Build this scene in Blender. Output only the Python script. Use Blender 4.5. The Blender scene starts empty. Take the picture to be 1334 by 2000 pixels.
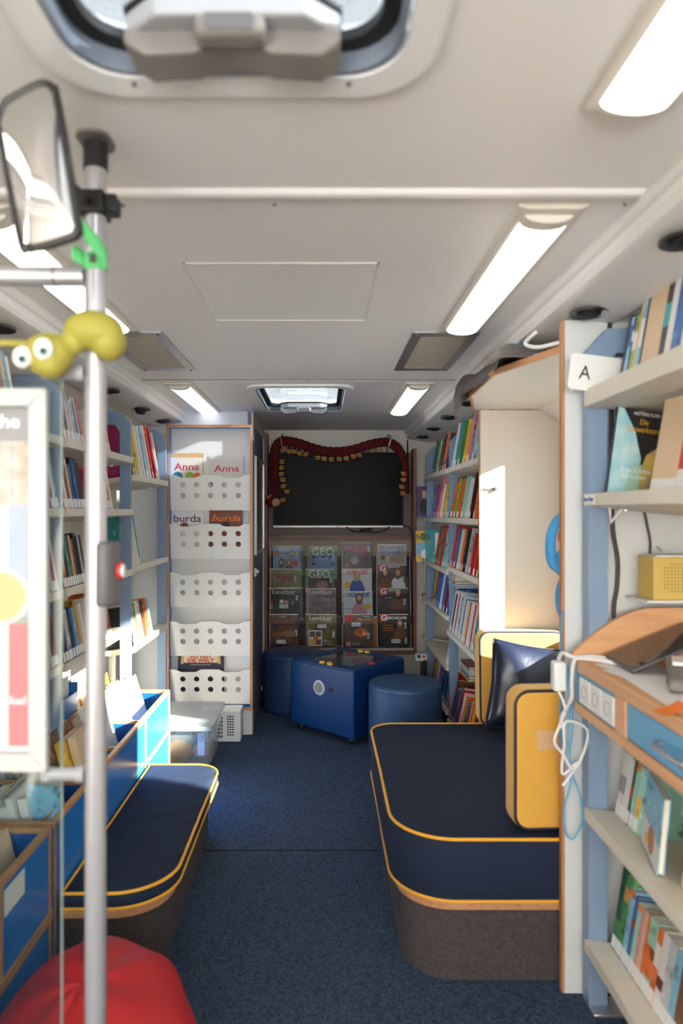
import bpy, math, random
from mathutils import Vector, Matrix, Euler
R = math.radians
PI = math.pi
sc = bpy.context.scene
col = sc.collection
random.seed(7)

# ------------------------------------------------------------------ camera, light, exposure
EYE = 1.5
cam_d = bpy.data.cameras.new('camera')
cam = bpy.data.objects.new('camera', cam_d); col.objects.link(cam)
cam.location = (0, 0, EYE); cam.rotation_euler = (R(90), 0, 0)
cam_d.sensor_fit = 'VERTICAL'; cam_d.sensor_height = 36; cam_d.sensor_width = 24
cam_d.lens = 24
cam_d.shift_x = 35 / 2000
cam_d.clip_start = 0.02
cam_d.dof.use_dof = True; cam_d.dof.focus_distance = 4.7; cam_d.dof.aperture_fstop = 2.2
sc.camera = cam
sc.view_settings.view_transform = 'Standard'
sc.view_settings.look = 'None'
sc.view_settings.gamma = 1
sc.view_settings.use_curve_mapping = False
sc.view_settings.exposure = 0.35
sc.cycles.max_bounces = 10; sc.cycles.diffuse_bounces = 6; sc.cycles.transparent_max_bounces = 16
sc.cycles.use_denoising = True
sc.cycles.caustics_reflective = False; sc.cycles.caustics_refractive = False
sc.cycles.sample_clamp_indirect = 6

w = bpy.data.worlds.new('world'); sc.world = w; w.use_nodes = True
bg = w.node_tree.nodes['Background']
bg.inputs[0].default_value = (1.0, .985, .97, 1); bg.inputs[1].default_value = 13.0

sun_d = bpy.data.lights.new('sun', 'SUN'); sun = bpy.data.objects.new('sun', sun_d); col.objects.link(sun)
sun_d.energy = 260; sun_d.angle = R(1.6); sun_d.color = (1.0, 0.95, 0.86)
sun.rotation_euler = Vector((-1, .42, -.43)).to_track_quat('-Z', 'Y').to_euler()

# ------------------------------------------------------------------ materials
MATS = {}
def srgb(c):
    return tuple((v / 12.92 if v <= .04045 else ((v + .055) / 1.055) ** 2.4) for v in [x / 255 for x in c])
def mat(name, c, rough=.6, metal=0, spec=.5, bump=None, noise=None, emit=None, sheen=0, coat=0):
    """c = sRGB 0-255; noise=(other colour, scale, contrast); bump=(scale, strength)"""
    if name in MATS: return MATS[name]
    m = bpy.data.materials.new(name); m.use_nodes = True
    nt = m.node_tree; b = nt.nodes['Principled BSDF']
    b.inputs['Base Color'].default_value = (*srgb(c), 1)
    b.inputs['Roughness'].default_value = rough; b.inputs['Metallic'].default_value = metal
    b.inputs['Specular IOR Level'].default_value = spec
    if sheen: b.inputs['Sheen Weight'].default_value = sheen
    if coat: b.inputs['Coat Weight'].default_value = coat
    if emit:
        b.inputs['Emission Color'].default_value = (*srgb(emit[0]), 1); b.inputs['Emission Strength'].default_value = emit[1]
    if noise or bump:
        tc = nt.nodes.new('ShaderNodeTexCoord')
    if noise:
        n = nt.nodes.new('ShaderNodeTexNoise'); n.inputs['Scale'].default_value = noise[1]; n.inputs['Detail'].default_value = 4
        r = nt.nodes.new('ShaderNodeValToRGB'); k = noise[2]
        r.color_ramp.elements[0].position = .5 - k; r.color_ramp.elements[1].position = .5 + k
        r.color_ramp.elements[0].color = (*srgb(c), 1); r.color_ramp.elements[1].color = (*srgb(noise[0]), 1)
        nt.links.new(tc.outputs['Object'], n.inputs['Vector'])
        nt.links.new(n.outputs['Fac'], r.inputs[0]); nt.links.new(r.outputs[0], b.inputs['Base Color'])
    if bump:
        n2 = nt.nodes.new('ShaderNodeTexNoise'); n2.inputs['Scale'].default_value = bump[0]; n2.inputs['Detail'].default_value = 3
        bp = nt.nodes.new('ShaderNodeBump'); bp.inputs['Strength'].default_value = bump[1]; bp.inputs['Distance'].default_value = .01
        nt.links.new(tc.outputs['Object'], n2.inputs['Vector'])
        nt.links.new(n2.outputs['Fac'], bp.inputs['Height']); nt.links.new(bp.outputs[0], b.inputs['Normal'])
    MATS[name] = m
    return m
def clear_mat(name, tint=(245, 250, 250), refl=.12, body=0.0, bodycol=(230, 235, 238)):
    if name in MATS: return MATS[name]
    m = bpy.data.materials.new(name); m.use_nodes = True; nt = m.node_tree
    for n in list(nt.nodes): nt.nodes.remove(n)
    out = nt.nodes.new('ShaderNodeOutputMaterial')
    tr = nt.nodes.new('ShaderNodeBsdfTransparent'); tr.inputs[0].default_value = (*srgb(tint), 1)
    gl = nt.nodes.new('ShaderNodeBsdfGlossy'); gl.inputs['Roughness'].default_value = .03
    df = nt.nodes.new('ShaderNodeBsdfDiffuse'); df.inputs[0].default_value = (*srgb(bodycol), 1)
    tl = nt.nodes.new('ShaderNodeBsdfTranslucent'); tl.inputs[0].default_value = (*srgb(bodycol), 1)
    ms = nt.nodes.new('ShaderNodeMixShader'); ms.inputs[0].default_value = .5
    mb = nt.nodes.new('ShaderNodeMixShader'); mb.inputs[0].default_value = body
    fr = nt.nodes.new('ShaderNodeFresnel'); fr.inputs[0].default_value = 1.45
    mu = nt.nodes.new('ShaderNodeMath'); mu.operation = 'MULTIPLY'; mu.inputs[1].default_value = refl * 8
    mu.use_clamp = True
    mx = nt.nodes.new('ShaderNodeMixShader')
    L = nt.links.new
    L(df.outputs[0], ms.inputs[1]); L(tl.outputs[0], ms.inputs[2])
    L(tr.outputs[0], mb.inputs[1]); L(ms.outputs[0], mb.inputs[2])
    L(fr.outputs[0], mu.inputs[0]); L(mu.outputs[0], mx.inputs[0])
    L(mb.outputs[0], mx.inputs[1]); L(gl.outputs[0], mx.inputs[2]); L(mx.outputs[0], out.inputs[0])
    MATS[name] = m
    return m

def wood(name, c1, c2, scale=6, axis=0):
    if name in MATS: return MATS[name]
    m = mat(name, c1, .45)
    nt = m.node_tree; b = nt.nodes['Principled BSDF']
    tc = nt.nodes.new('ShaderNodeTexCoord'); mp = nt.nodes.new('ShaderNodeMapping')
    s = [scale * 6] * 3; s[axis] = scale * .5
    mp.inputs['Scale'].default_value = s
    n = nt.nodes.new('ShaderNodeTexNoise'); n.inputs['Scale'].default_value = 1.5; n.inputs['Detail'].default_value = 6
    r = nt.nodes.new('ShaderNodeValToRGB'); r.color_ramp.elements[0].position = .35; r.color_ramp.elements[1].position = .68
    r.color_ramp.elements[0].color = (*srgb(c1), 1); r.color_ramp.elements[1].color = (*srgb(c2), 1)
    L = nt.links.new
    L(tc.outputs['Object'], mp.inputs[0]); L(mp.outputs[0], n.inputs['Vector']); L(n.outputs['Fac'], r.inputs[0]); L(r.outputs[0], b.inputs['Base Color'])
    return m

M_ceil = mat('painted_ceiling', (238, 235, 232), .45, bump=(60, .02))
M_cove = mat('cove_plastic', (232, 229, 225), .35)
M_cream = mat('cream_laminate', (222, 211, 198), .5)
M_wall = mat('pale_wall', (222, 215, 206), .5)
M_greywhite = mat('greywhite_laminate', (214, 216, 215), .4)
M_shelf = mat('cream_shelf_paint', (228, 223, 210), .45, noise=((216, 208, 192), 9, .3))
M_upright = mat('greyblue_upright', (124, 146, 174), .4)
M_blue = mat('gloss_blue', (40, 118, 198), .25, spec=.6)
M_navyface = mat('deep_blue_laminate', (22, 82, 160), .3)
M_lightblue = mat('light_blue_laminate', (96, 158, 196), .35)
M_oak = wood('oak_edge', (190, 140, 98), (172, 120, 80), 8, 1)
M_oakx = wood('oak_edge_across', (192, 142, 100), (172, 120, 80), 8, 0)
M_oakz = wood('oak_edge_upright', (190, 140, 98), (170, 118, 80), 8, 2)
M_desk = wood('desk_wood', (214, 166, 122), (200, 150, 106), 5, 1)
M_deskx = wood('desk_wood_across', (214, 166, 122), (200, 150, 106), 5, 0)
M_redwood = wood('reddish_wood', (120, 74, 56), (100, 60, 44), 6, 2)
M_black = mat('black_plastic', (24, 22, 22), .45)
M_rubber = mat('black_rubber', (18, 18, 20), .7)
M_dgrey = mat('dark_grey_plastic', (84, 82, 84), .5)
M_grey = mat('grey_plastic', (150, 152, 156), .4)
M_alu = mat('brushed_aluminium', (190, 190, 194), .3, .85)
M_steel = mat('satin_steel_pole', (196, 196, 202), .28, .6)
M_mirror = mat('mirror_glass', (235, 235, 235), .03, 1)
M_white = mat('white_plastic', (238, 238, 236), .35)
M_paper = mat('paper_pages', (232, 224, 206), .8)
M_sheet = mat('white_paper', (238, 238, 236), .7)
M_sticker = mat('white_sticker', (238, 238, 240), .6)
M_glass = clear_mat('clear_glass', (236, 244, 244), .10)
M_window = clear_mat('window_glass', (250, 252, 252), .08)
M_tinted = clear_mat('tinted_window_glass', (168, 172, 172), .08)
M_acryl = clear_mat('acrylic', (246, 247, 247), .03)
M_dome = clear_mat('frosted_dome', (168, 173, 178), .08, .15)
M_frost = clear_mat('frosted_box_plastic', (248, 250, 251), .05, .20, (246, 249, 251))
M_frost2 = clear_mat('frosted_lid_plastic', (240, 244, 246), .05, .45, (240, 244, 246))
M_glassedge = mat('glass_edge', (150, 168, 164), .3)
M_navyfab = mat('navy_upholstery', (31, 40, 60), .85, spec=.2, bump=(14, .25))
M_piping = mat('yellow_piping', (226, 164, 44), .6)
M_navypipe = mat('navy_piping', (26, 30, 50), .6)
M_yellowfab = mat('yellow_upholstery', (214, 162, 66), .75, bump=(30, .08), sheen=.2)
M_navysat = mat('navy_satin', (20, 26, 48), .3, bump=(9, .5))
M_greycarpet = mat('grey_carpet', (56, 51, 53), .95, noise=((76, 70, 70), 90, .2), bump=(220, .5))
M_leather = mat('blue_leatherette', (44, 74, 112), .42, bump=(300, .08))
M_leather2 = mat('dark_blue_leatherette', (36, 60, 94), .42, bump=(300, .08))
M_foam = mat('royal_blue_vinyl', (5, 52, 106), .45, bump=(300, .05))
M_yellow = mat('yellow_button_plastic', (236, 186, 70), .35)
M_red = mat('red_plastic', (200, 40, 40), .35)
M_redfab = mat('red_nylon', (180, 28, 36), .6, bump=(7, .5))
M_cloth = mat('grey_cloth', (104, 98, 96), .9, bump=(24, .5))
M_darkboard = mat('dark_brown_board', (66, 50, 44), .6)
M_screen = mat('tv_screen', (5, 5, 6), .35, spec=.06)
M_knit = mat('wine_red_knit', (96, 14, 22), .95, bump=(130, .9))
M_lamp = mat('lamp_diffuser', (255, 255, 255), .5, emit=((255, 252, 248), 2.4))
M_snail = mat('yellow_green_rubber', (158, 150, 60), .6)

# floor carpet: blue loop pile with fleck
M_carpet = mat('blue_carpet', (20, 33, 50), .95, noise=((60, 82, 110), 130, .16), bump=(170, .9))

# ------------------------------------------------------------------ mesh builder
class MB:
    def __init__(s): s.v = []; s.f = []
    def add(s, vs, fs):
        n = len(s.v); s.v += [tuple(p) for p in vs]; s.f += [[i + n for i in f] for f in fs]; return s
    def box(s, a, b, M=None):
        x0, x1 = sorted((a[0], b[0])); y0, y1 = sorted((a[1], b[1])); z0, z1 = sorted((a[2], b[2]))
        vs = [(x, y, z) for x in (x0, x1) for y in (y0, y1) for z in (z0, z1)]
        if M is not None: vs = [M @ Vector(p) for p in vs]
        return s.add(vs, [(0, 1, 3, 2), (4, 6, 7, 5), (0, 4, 5, 1), (2, 3, 7, 6), (0, 2, 6, 4), (1, 5, 7, 3)])
    def prism(s, poly, axis, a, b, M=None):
        """poly in the two other axes (in x,y,z order), extruded along axis from a to b"""
        def P(p, t):
            q = [0, 0, 0]; o = [i for i in range(3) if i != axis]
            q[axis] = t; q[o[0]], q[o[1]] = p; return Vector(q)
        n = len(poly); vs = [P(p, a) for p in poly] + [P(p, b) for p in poly]
        if M is not None: vs = [M @ p for p in vs]
        ar = sum(poly[i][0] * poly[(i + 1) % n][1] - poly[(i + 1) % n][0] * poly[i][1] for i in range(n))
        flip = (ar > 0) ^ (axis == 1) ^ (b < a)
        fs = [list(range(n)), list(range(2 * n - 1, n - 1, -1))] + [(i, i + n, (i + 1) % n + n, (i + 1) % n) for i in range(n)]
        if flip: fs = [list(reversed(f)) for f in fs]
        if not flip: pass
        fs = [list(reversed(f)) for f in fs] if not flip else fs
        # (orientation is made consistent in build())
        return s.add(vs, fs)
    def cyl(s, p0, p1, r, n=24, r2=None):
        p0 = Vector(p0); p1 = Vector(p1); r2 = r if r2 is None else r2
        d = (p1 - p0).normalized(); q = d.to_track_quat('Z', 'Y').to_matrix()
        vs = [p0 + q @ Vector((r * math.cos(t), r * math.sin(t), 0)) for t in [2 * PI * i / n for i in range(n)]]
        vs += [p1 + q @ Vector((r2 * math.cos(t), r2 * math.sin(t), 0)) for t in [2 * PI * i / n for i in range(n)]]
        return s.add(vs, [list(range(n))[::-1], list(range(n, 2 * n))] + [(i, (i + 1) % n, (i + 1) % n + n, i + n) for i in range(n)])
    def tube(s, pts, r, n=8, closed=False):
        pts = [Vector(p) for p in pts]; m = len(pts); rings = []
        rad = r if hasattr(r, '__len__') else [r] * m
        up = None
        for i, p in enumerate(pts):
            if closed: d = pts[(i + 1) % m] - pts[i - 1]
            else: d = pts[min(i + 1, m - 1)] - pts[max(i - 1, 0)]
            d.normalize()
            if up is None: up = Vector((0, 0, 1)) if abs(d.z) < .9 else Vector((1, 0, 0))
            a = d.cross(up)
            if a.length < 1e-4: a = d.cross(Vector((1, .3, 0)))
            a.normalize(); up = a.cross(d).normalized()
            rings.append([p + (a * math.cos(t) + up * math.sin(t)) * rad[i] for t in [2 * PI * k / n for k in range(n)]])
        vs = [q for g in rings for q in g]; fs = []
        for i in range(m if closed else m - 1):
            j = (i + 1) % m
            for k in range(n): fs.append((i * n + k, i * n + (k + 1) % n, j * n + (k + 1) % n, j * n + k))
        if not closed: fs += [list(range(n))[::-1], list(range((m - 1) * n, m * n))]
        return s.add(vs, fs)
    def lathe(s, prof, c=(0, 0, 0), n=48):
        c = Vector(c); vs = []; fs = []; m = len(prof)
        for r, z in prof: vs += [c + Vector((r * math.cos(2 * PI * k / n), r * math.sin(2 * PI * k / n), z)) for k in range(n)]
        for i in range(m - 1):
            for k in range(n): fs.append((i * n + k, i * n + (k + 1) % n, (i + 1) * n + (k + 1) % n, (i + 1) * n + k))
        fs += [list(range(n))[::-1], list(range((m - 1) * n, m * n))]
        return s.add(vs, fs)
    def ball(s, c, r, M=None, nu=24, nv=14, f=None):
        """ellipsoid; f(unit vector) -> scale factor"""
        c = Vector(c); r = r if hasattr(r, '__len__') else (r, r, r); vs = []; fs = []
        for j in range(1, nv):
            for i in range(nu):
                a = 2 * PI * i / nu; b = PI * j / nv
                u = Vector((math.cos(a) * math.sin(b), math.sin(a) * math.sin(b), math.cos(b)))
                k = f(u) if f else 1
                p = Vector((u.x * r[0] * k, u.y * r[1] * k, u.z * r[2] * k))
                vs.append(c + (M @ p if M is not None else p))
        for zz in (1, -1):
            p = Vector((0, 0, zz * r[2] * (f(Vector((0, 0, zz))) if f else 1))); vs.append(c + (M @ p if M is not None else p))
        t = len(vs) - 2; b_ = t + 1
        for j in range(nv - 2):
            for i in range(nu): fs.append((j * nu + i, (j + 1) * nu + i, (j + 1) * nu + (i + 1) % nu, j * nu + (i + 1) % nu))
        for i in range(nu):
            fs.append((t, i, (i + 1) % nu)); fs.append((b_, (nv - 2) * nu + (i + 1) % nu, (nv - 2) * nu + i))
        return s.add(vs, fs)
    def grid(s, fn, nu, nv):
        vs = [fn(i / nu, j / nv) for j in range(nv + 1) for i in range(nu + 1)]
        return s.add(vs, [(j * (nu + 1) + i, j * (nu + 1) + i + 1, (j + 1) * (nu + 1) + i + 1, (j + 1) * (nu + 1) + i) for j in range(nv) for i in range(nu)])
    def shape(s, loops, M, th):
        """flat outline with holes: loops in (x,y), extruded 0..th in z, then placed by M"""
        cu = bpy.data.curves.new('outline', 'CURVE'); cu.dimensions = '2D'; cu.fill_mode = 'BOTH'; cu.extrude = th / 2
        for lp in loops:
            sp = cu.splines.new('POLY'); sp.points.add(len(lp) - 1); sp.use_cyclic_u = True
            for p, q in zip(sp.points, lp): p.co = (q[0], q[1], 0, 1)
        ob = bpy.data.objects.new('outline', cu); col.objects.link(ob)
        dg = bpy.context.evaluated_depsgraph_get(); dg.update()
        me = bpy.data.meshes.new_from_object(ob.evaluated_get(dg))
        T = M @ Matrix.Translation((0, 0, th / 2))
        s.add([T @ v.co for v in me.vertices], [list(p.vertices) for p in me.polygons])
        bpy.data.objects.remove(ob); bpy.data.curves.remove(cu); bpy.data.meshes.remove(me)
        return s
    def build(s, name, m, parent=None, bevel=0, world=True, smooth=True, seg=2, ang=40, merge=False, sub=0):
        import bmesh
        me = bpy.data.meshes.new(name)
        off = Vector((0, 0, 0)); loc = Vector((0, 0, 0))
        if parent is not None:
            if world: off = wloc(parent)
        else:
            xs = [p[0] for p in s.v]; ys = [p[1] for p in s.v]; zs = [p[2] for p in s.v]
            off = Vector(((min(xs) + max(xs)) / 2, (min(ys) + max(ys)) / 2, min(zs))); loc = off.copy()
        me.from_pydata([tuple(Vector(p) - off) for p in s.v], [], s.f)
        bm = bmesh.new(); bm.from_mesh(me)
        if merge: bmesh.ops.remove_doubles(bm, verts=bm.verts, dist=1e-5)
        bmesh.ops.recalc_face_normals(bm, faces=bm.faces)
        bm.to_mesh(me); bm.free()
        me.materials.append(m)
        if smooth:
            me.shade_smooth(); me.set_sharp_from_angle(angle=R(ang))
        o = bpy.data.objects.new(name, me); col.objects.link(o); o.location = loc
        if parent is not None: o.parent = parent
        if bevel:
            b = o.modifiers.new('bevel', 'BEVEL'); b.width = bevel; b.segments = seg; b.limit_method = 'ANGLE'; b.angle_limit = R(35)
            b.harden_normals = False
        if sub:
            q = o.modifiers.new('sub', 'SUBSURF'); q.levels = sub; q.render_levels = sub
        return o

def wloc(o):
    v = Vector((0, 0, 0))
    while o is not None: v += o.location; o = o.parent
    return v
def tag(o, label=None, cat=None, group=None, kind=None):
    if label: o['label'] = label
    if cat: o['category'] = cat
    if group: o['group'] = group
    if kind: o['kind'] = kind
    return o
def thing(name, label, cat, loc=(0, 0, 0), rot=(0, 0, 0), group=None):
    o = bpy.data.objects.new(name, None); col.objects.link(o); o.location = loc; o.rotation_euler = rot
    o.empty_display_size = .05
    return tag(o, label, cat, group)
def struct(o): o['kind'] = 'structure'; return o
def B(a, b, M=None): return MB().box(a, b, M)

def text(s, w_, h_, m, parent, M, name='lettering', shear=0, th=.0006, bold=0):
    """lettering in the local plane of M: x right, y up; w_ wide, h_ high, lower left at origin"""
    cu = bpy.data.curves.new('t', 'FONT'); cu.body = s; cu.size = 1; cu.extrude = .01; cu.resolution_u = 3; cu.shear = shear; cu.offset = bold
    ob = bpy.data.objects.new('t', cu); col.objects.link(ob)
    dg = bpy.context.evaluated_depsgraph_get(); dg.update()
    me = bpy.data.meshes.new_from_object(ob.evaluated_get(dg))
    bpy.data.objects.remove(ob); bpy.data.curves.remove(cu)
    xs = [v.co.x for v in me.vertices]; ys = [v.co.y for v in me.vertices]
    x0, x1, y0, y1 = min(xs), max(xs), min(ys), max(ys)
    for v in me.vertices:
        v.co = M @ Vector(((v.co.x - x0) / (x1 - x0) * w_, (v.co.y - y0) / (y1 - y0) * h_, th if v.co.z > 0 else 0))
    me.name = name; me.materials.clear(); me.materials.append(m)
    o = bpy.data.objects.new(name, me); col.objects.link(o)
    if parent is not None: o.parent = parent
    return o
def rrect(x0, y0, x1, y1, r, n=6):
    pts = []
    for cx, cy, a0 in ((x1 - r, y1 - r, 0), (x0 + r, y1 - r, 90), (x0 + r, y0 + r, 180), (x1 - r, y0 + r, 270)):
        for k in range(n + 1):
            a = R(a0 + 90 * k / n); pts.append((cx + r * math.cos(a), cy + r * math.sin(a)))
    return pts
def circ(cx, cy, r, n=20): return [(cx + r * math.cos(2 * PI * k / n), cy + r * math.sin(2 * PI * k / n)) for k in range(n)]
XZ = Matrix(((1, 0, 0, 0), (0, 0, -1, 0), (0, 1, 0, 0), (0, 0, 0, 1)))   # x right, y up, faces -Y (towards the camera)
def face(x, y, z): return Matrix.Translation((x, y, z)) @ XZ
def catmull(pts, n=8, closed=False):
    P = [Vector(p) for p in pts]; m = len(P); out = []
    for i in range(m if closed else m - 1):
        a = P[(i - 1) % m] if closed or i > 0 else P[0]; b = P[i]; c = P[(i + 1) % m]; d = P[(i + 2) % m] if closed or i + 2 < m else P[-1]
        for k in range(n):
            t = k / n
            out.append(.5 * ((2 * b) + (c - a) * t + (2 * a - 5 * b + 4 * c - d) * t * t + (3 * b - a - 3 * c + d) * t ** 3))
    if not closed: out.append(P[-1])
    return out

# ------------------------------------------------------------------ the vehicle's shell
XL, XR, YF, YB = -1.40, 1.18, -1.7, 5.76
CE = 2.19
struct(B((XL - .04, YF - .04, -.05), (XR + .04, YB + .04, 0)).build('floor', M_carpet))
struct(MB().box((-1.0, 3.02, 0), (.24, 3.028, .0015)).build('trim_9', mat('carpet_joint', (12, 18, 30), .95)))

H1 = (-.40, .18, .14, 1.10); H2 = (-.40, 3.70, .14, 4.62)    # roof openings x0,y0,x1,y1
c = MB()
ys = [YF - .04, H1[1], H1[3], H2[1], H2[3], YB + .04]
for i in range(5):
    if i in (1, 3):
        c.box((XL - .04, ys[i], CE), (H1[0], ys[i + 1], CE + .05)); c.box((H1[2], ys[i], CE), (XR + .04, ys[i + 1], CE + .05))
    else: c.box((XL - .04, ys[i], CE), (XR + .04, ys[i + 1], CE + .05))
struct(c.build('ceiling', M_ceil))
struct(B((XL - .04, YF - .04, 0), (XL, YB + .04, CE)).build('wall_left', M_cream))
r = MB()
WY0, WY1, WZ0, WZ1 = 2.24, 3.28, .90, 1.868
r.box((XR, YF - .04, 0), (XR + .04, WY0, CE)); r.box((XR, WY1, 0), (XR + .04, YB + .04, CE))
r.box((XR, WY0, 0), (XR + .04, WY1, WZ0)); r.box((XR, WY0, WZ1), (XR + .04, WY1, CE))
struct(r.build('wall_right', M_cream))
wn = struct(B((XR + .02, WY0, WZ0), (XR + .026, WY1, WZ1)).build('window_1', M_tinted))
struct(B((XL, YB, 0), (XR, YB + .04, CE)).build('wall_back', M_wall))
# rear of the vehicle behind the camera: cab wall with a wide windscreen opening
f = MB()
f.box((XL, YF - .04, 0), (XR, YF, 1.15)); f.box((XL, YF - .04, 2.1), (XR, YF, CE)); f.box((XL, YF - .04, 1.15), (XL + .08, YF, 2.1)); f.box((XR - .08, YF - .04, 1.15), (XR, YF, 2.1))
struct(f.build('wall_front', M_wall))
struct(B((XL + .08, YF - .022, 1.15), (XR - .08, YF - .018, 2.1)).build('window_2', M_window))

# ceiling seams (cover strips) and the flat access panel outline
struct(MB().prism([(1.452, CE), (1.462, CE - .010), (1.478, CE - .012), (1.492, CE - .004), (1.498, CE)], 0, -.955, .69).build('trim_1', M_cove, bevel=.002))
struct(MB().prism([(3.565, CE), (3.572, CE - .006), (3.588, CE - .006), (3.60, CE)], 0, -.955, .69).build('trim_2', M_cove, bevel=.001))
struct(MB().box((-.955, 3.562, CE - .003), (.69, 3.566, CE)).build('trim_3', M_dgrey))
t3 = MB()
for a, b in (((-.39, 1.89), (.155, 1.896)), ((-.39, 2.454), (.155, 2.46)), ((-.39, 1.89), (-.384, 2.46)), ((.149, 1.89), (.155, 2.46))):
    t3.box((a[0], a[1], CE - .0025), (b[0], b[1], CE))
struct(t3.build('trim_4', mat('ceiling_joint', (226, 221, 213), .5)))
for x, y in ((-.11, 1.53), (.675, 1.53), (-.085, 3.62)):
    tag(MB().ball((x, y, CE - .001), (.004, .004, .003)).build('screw', M_dgrey), 'dark screw in the ceiling ' + {-.11: 'seam near the middle', .675: 'at the right cove by the near seam', -.085: 'just before the far roof hatch'}[x], 'screw')

# coves along both sides, mirrored about the vehicle's middle
def mir(x, s): return x if s > 0 else -.26 - x
for s, nm in ((1, 'trim_5'), (-1, 'trim_6')):
    prof = [(.69, CE + .002), (.682, CE - .018), (.690, CE - .030), (.702, CE - .034), (.708, CE - .046), (.700, CE - .058), (.708, CE - .072), (.722, CE - .078), (.745, CE - .080), (.90, CE - .105), (.905, CE - .02), (.905, CE + .002)]
    struct(MB().prism([(mir(x, s), z) for x, z in prof], 1, YF, YB).build(nm, M_cove, ang=25))
for s, nm in ((1, 'trim_7'), (-1, 'trim_8')):
    x1 = XR if s > 0 else XL
    prof = [(mir(.905, s), CE - .07), (x1, CE - .25), (x1, CE - .20), (mir(.905, s), CE - .02)]
    struct(MB().prism(prof, 1, YF, YB).build(nm, M_wall))

# ------------------------------------------------------------------ roof hatches
def hatch(y1, label, housing_c):
    x0, x1 = -.43, .17; y0 = y1 - .98; cx = -.13
    t = thing('roof_hatch', label, 'roof hatch', (cx, (y0 + y1) / 2, CE), group=None)
    T = Matrix.Translation((0, 0, CE - .012))
    MB().shape([rrect(x0, y0, x1, y1, .12), rrect(x0 + .048, y0 + .048, x1 - .048, y1 - .048, .09)], T, .014).build('frame', M_white, t, bevel=.004)
    MB().shape([rrect(x0 + .052, y0 + .052, x1 - .052, y1 - .052, .09), rrect(x0 + .06, y0 + .06, x1 - .06, y1 - .06, .085)], Matrix.Translation((0, 0, CE - .010)), .036).build('shaft_lining', mat('grey_lining', (112, 120, 134), .4), t)
    MB().shape([rrect(x0 + .052, y0 + .052, x1 - .052, y1 - .052, .09), rrect(x0 + .085, y0 + .085, x1 - .085, y1 - .085, .07)], Matrix.Translation((0, 0, CE + .020)), .016).build('gasket', M_rubber, t)
    MB().shape([rrect(x0 - .02, y0 - .02, x1 + .02, y1 + .02, .1)], Matrix.Translation((0, 0, CE + .052)), .006).build('dome_pane', M_dome, t)
    # fly screen cassette with its grip, hung on the far edge
    yb = y1 - .06; w2 = .155
    poly = [(cx - w2, yb - .02), (cx - w2, yb - .075), (cx - .105, yb - .115), (cx + .105, yb - .115), (cx + w2, yb - .075), (cx + w2, yb - .02)]
    h = MB().prism(poly, 2, CE - .004, CE + .028).build('blind_cassette', M_grey, t, bevel=.006, seg=3)
    p2 = [(cx - w2 - .002, yb - .018), (cx - w2 - .002, yb - .078), (cx - .107, yb - .119), (cx + .107, yb - .119), (cx + w2 + .002, yb - .078), (cx + w2 + .002, yb - .018)]
    MB().prism(p2, 2, CE + .028, CE + .034).build('cassette_rim', M_black, h)
    low = [(cx - w2, CE - .002), (cx + w2, CE - .002), (cx + w2, CE - .022), (cx + .125, CE - .040), (cx + .055, CE - .036), (cx + .035, CE - .026), (cx - .035, CE - .026), (cx - .055, CE - .036), (cx - .125, CE - .040), (cx - w2, CE - .022)]
    MB().prism([(a, b) for a, b in low], 1, yb - .085, yb - .02).build('lower_shell', housing_c, t, bevel=.004)
    gp = MB().box((cx - .05, yb - .122, CE - .034), (cx + .05, yb - .08, CE - .002)).build('grip', housing_c, t, bevel=.012, seg=3)
    MB().shape([rrect(-.034, -.011, .034, .011, .005)], face(cx, yb - .1225, CE - .018), .001).build('recess', M_dgrey, gp)
    for sx in (-.17, .17): MB().ball((cx + sx, y1 - .035, CE - .0125), .004).build('screw', M_dgrey, t)
    return t
hatch(1.115, 'large roof hatch nearest the camera with grey blind grip', mat('warm_grey_plastic', (112, 106, 102), .5))
hatch(4.66, 'small-looking far roof hatch with pale grip above the screen', M_grey)

# ------------------------------------------------------------------ ceiling lamps
def lamp(x, y0, y1, label):
    t = thing('ceiling_lamp', label, 'ceiling lamp', (x, (y0 + y1) / 2, CE), group='long strip lamps in the ceiling')
    fr = MB().prism([(x - .082, CE + .001), (x - .078, CE - .006), (x - .058, CE - .012), (x + .058, CE - .012), (x + .078, CE - .006), (x + .082, CE + .001)], 1, y0 - .075, y1 + .03)
    fr.build('housing', mat('lamp_housing', (214, 208, 196), .4), t, bevel=.003)
    def arc(k): a = PI * k / 10; return (x - .057 * math.cos(a), CE - .012 - .020 * math.sin(a))
    MB().prism([arc(k) for k in range(11)], 1, y0, y1).build('diffuser', M_lamp, t)
    for ya, yb in ((y0 - .045, y0 - .0005), (y1 + .0005, y1 + .012)):
        MB().prism([arc(k) for k in range(11)], 1, ya, yb).build('end_cap', MATS['lamp_housing'], t, bevel=.002)
lamp(.515, .20, 1.13, 'bright strip lamp at the right, nearest the camera')
lamp(.515, 1.60, 2.54, 'bright strip lamp in the middle of the right ceiling side')
lamp(.515, 3.70, 4.67, 'farthest strip lamp on the right, beside the far hatch')
lamp(-.780, .20, 1.13, 'unseen strip lamp added for light, left of the near roof hatch')  # out-of-view twin of the near right lamp, added for its light
lamp(-.780, 1.60, 2.54, 'bright left strip lamp seen behind the mirror and pole')
lamp(-.780, 3.70, 4.67, 'farthest strip lamp on the left, above the magazine cabinet')

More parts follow.
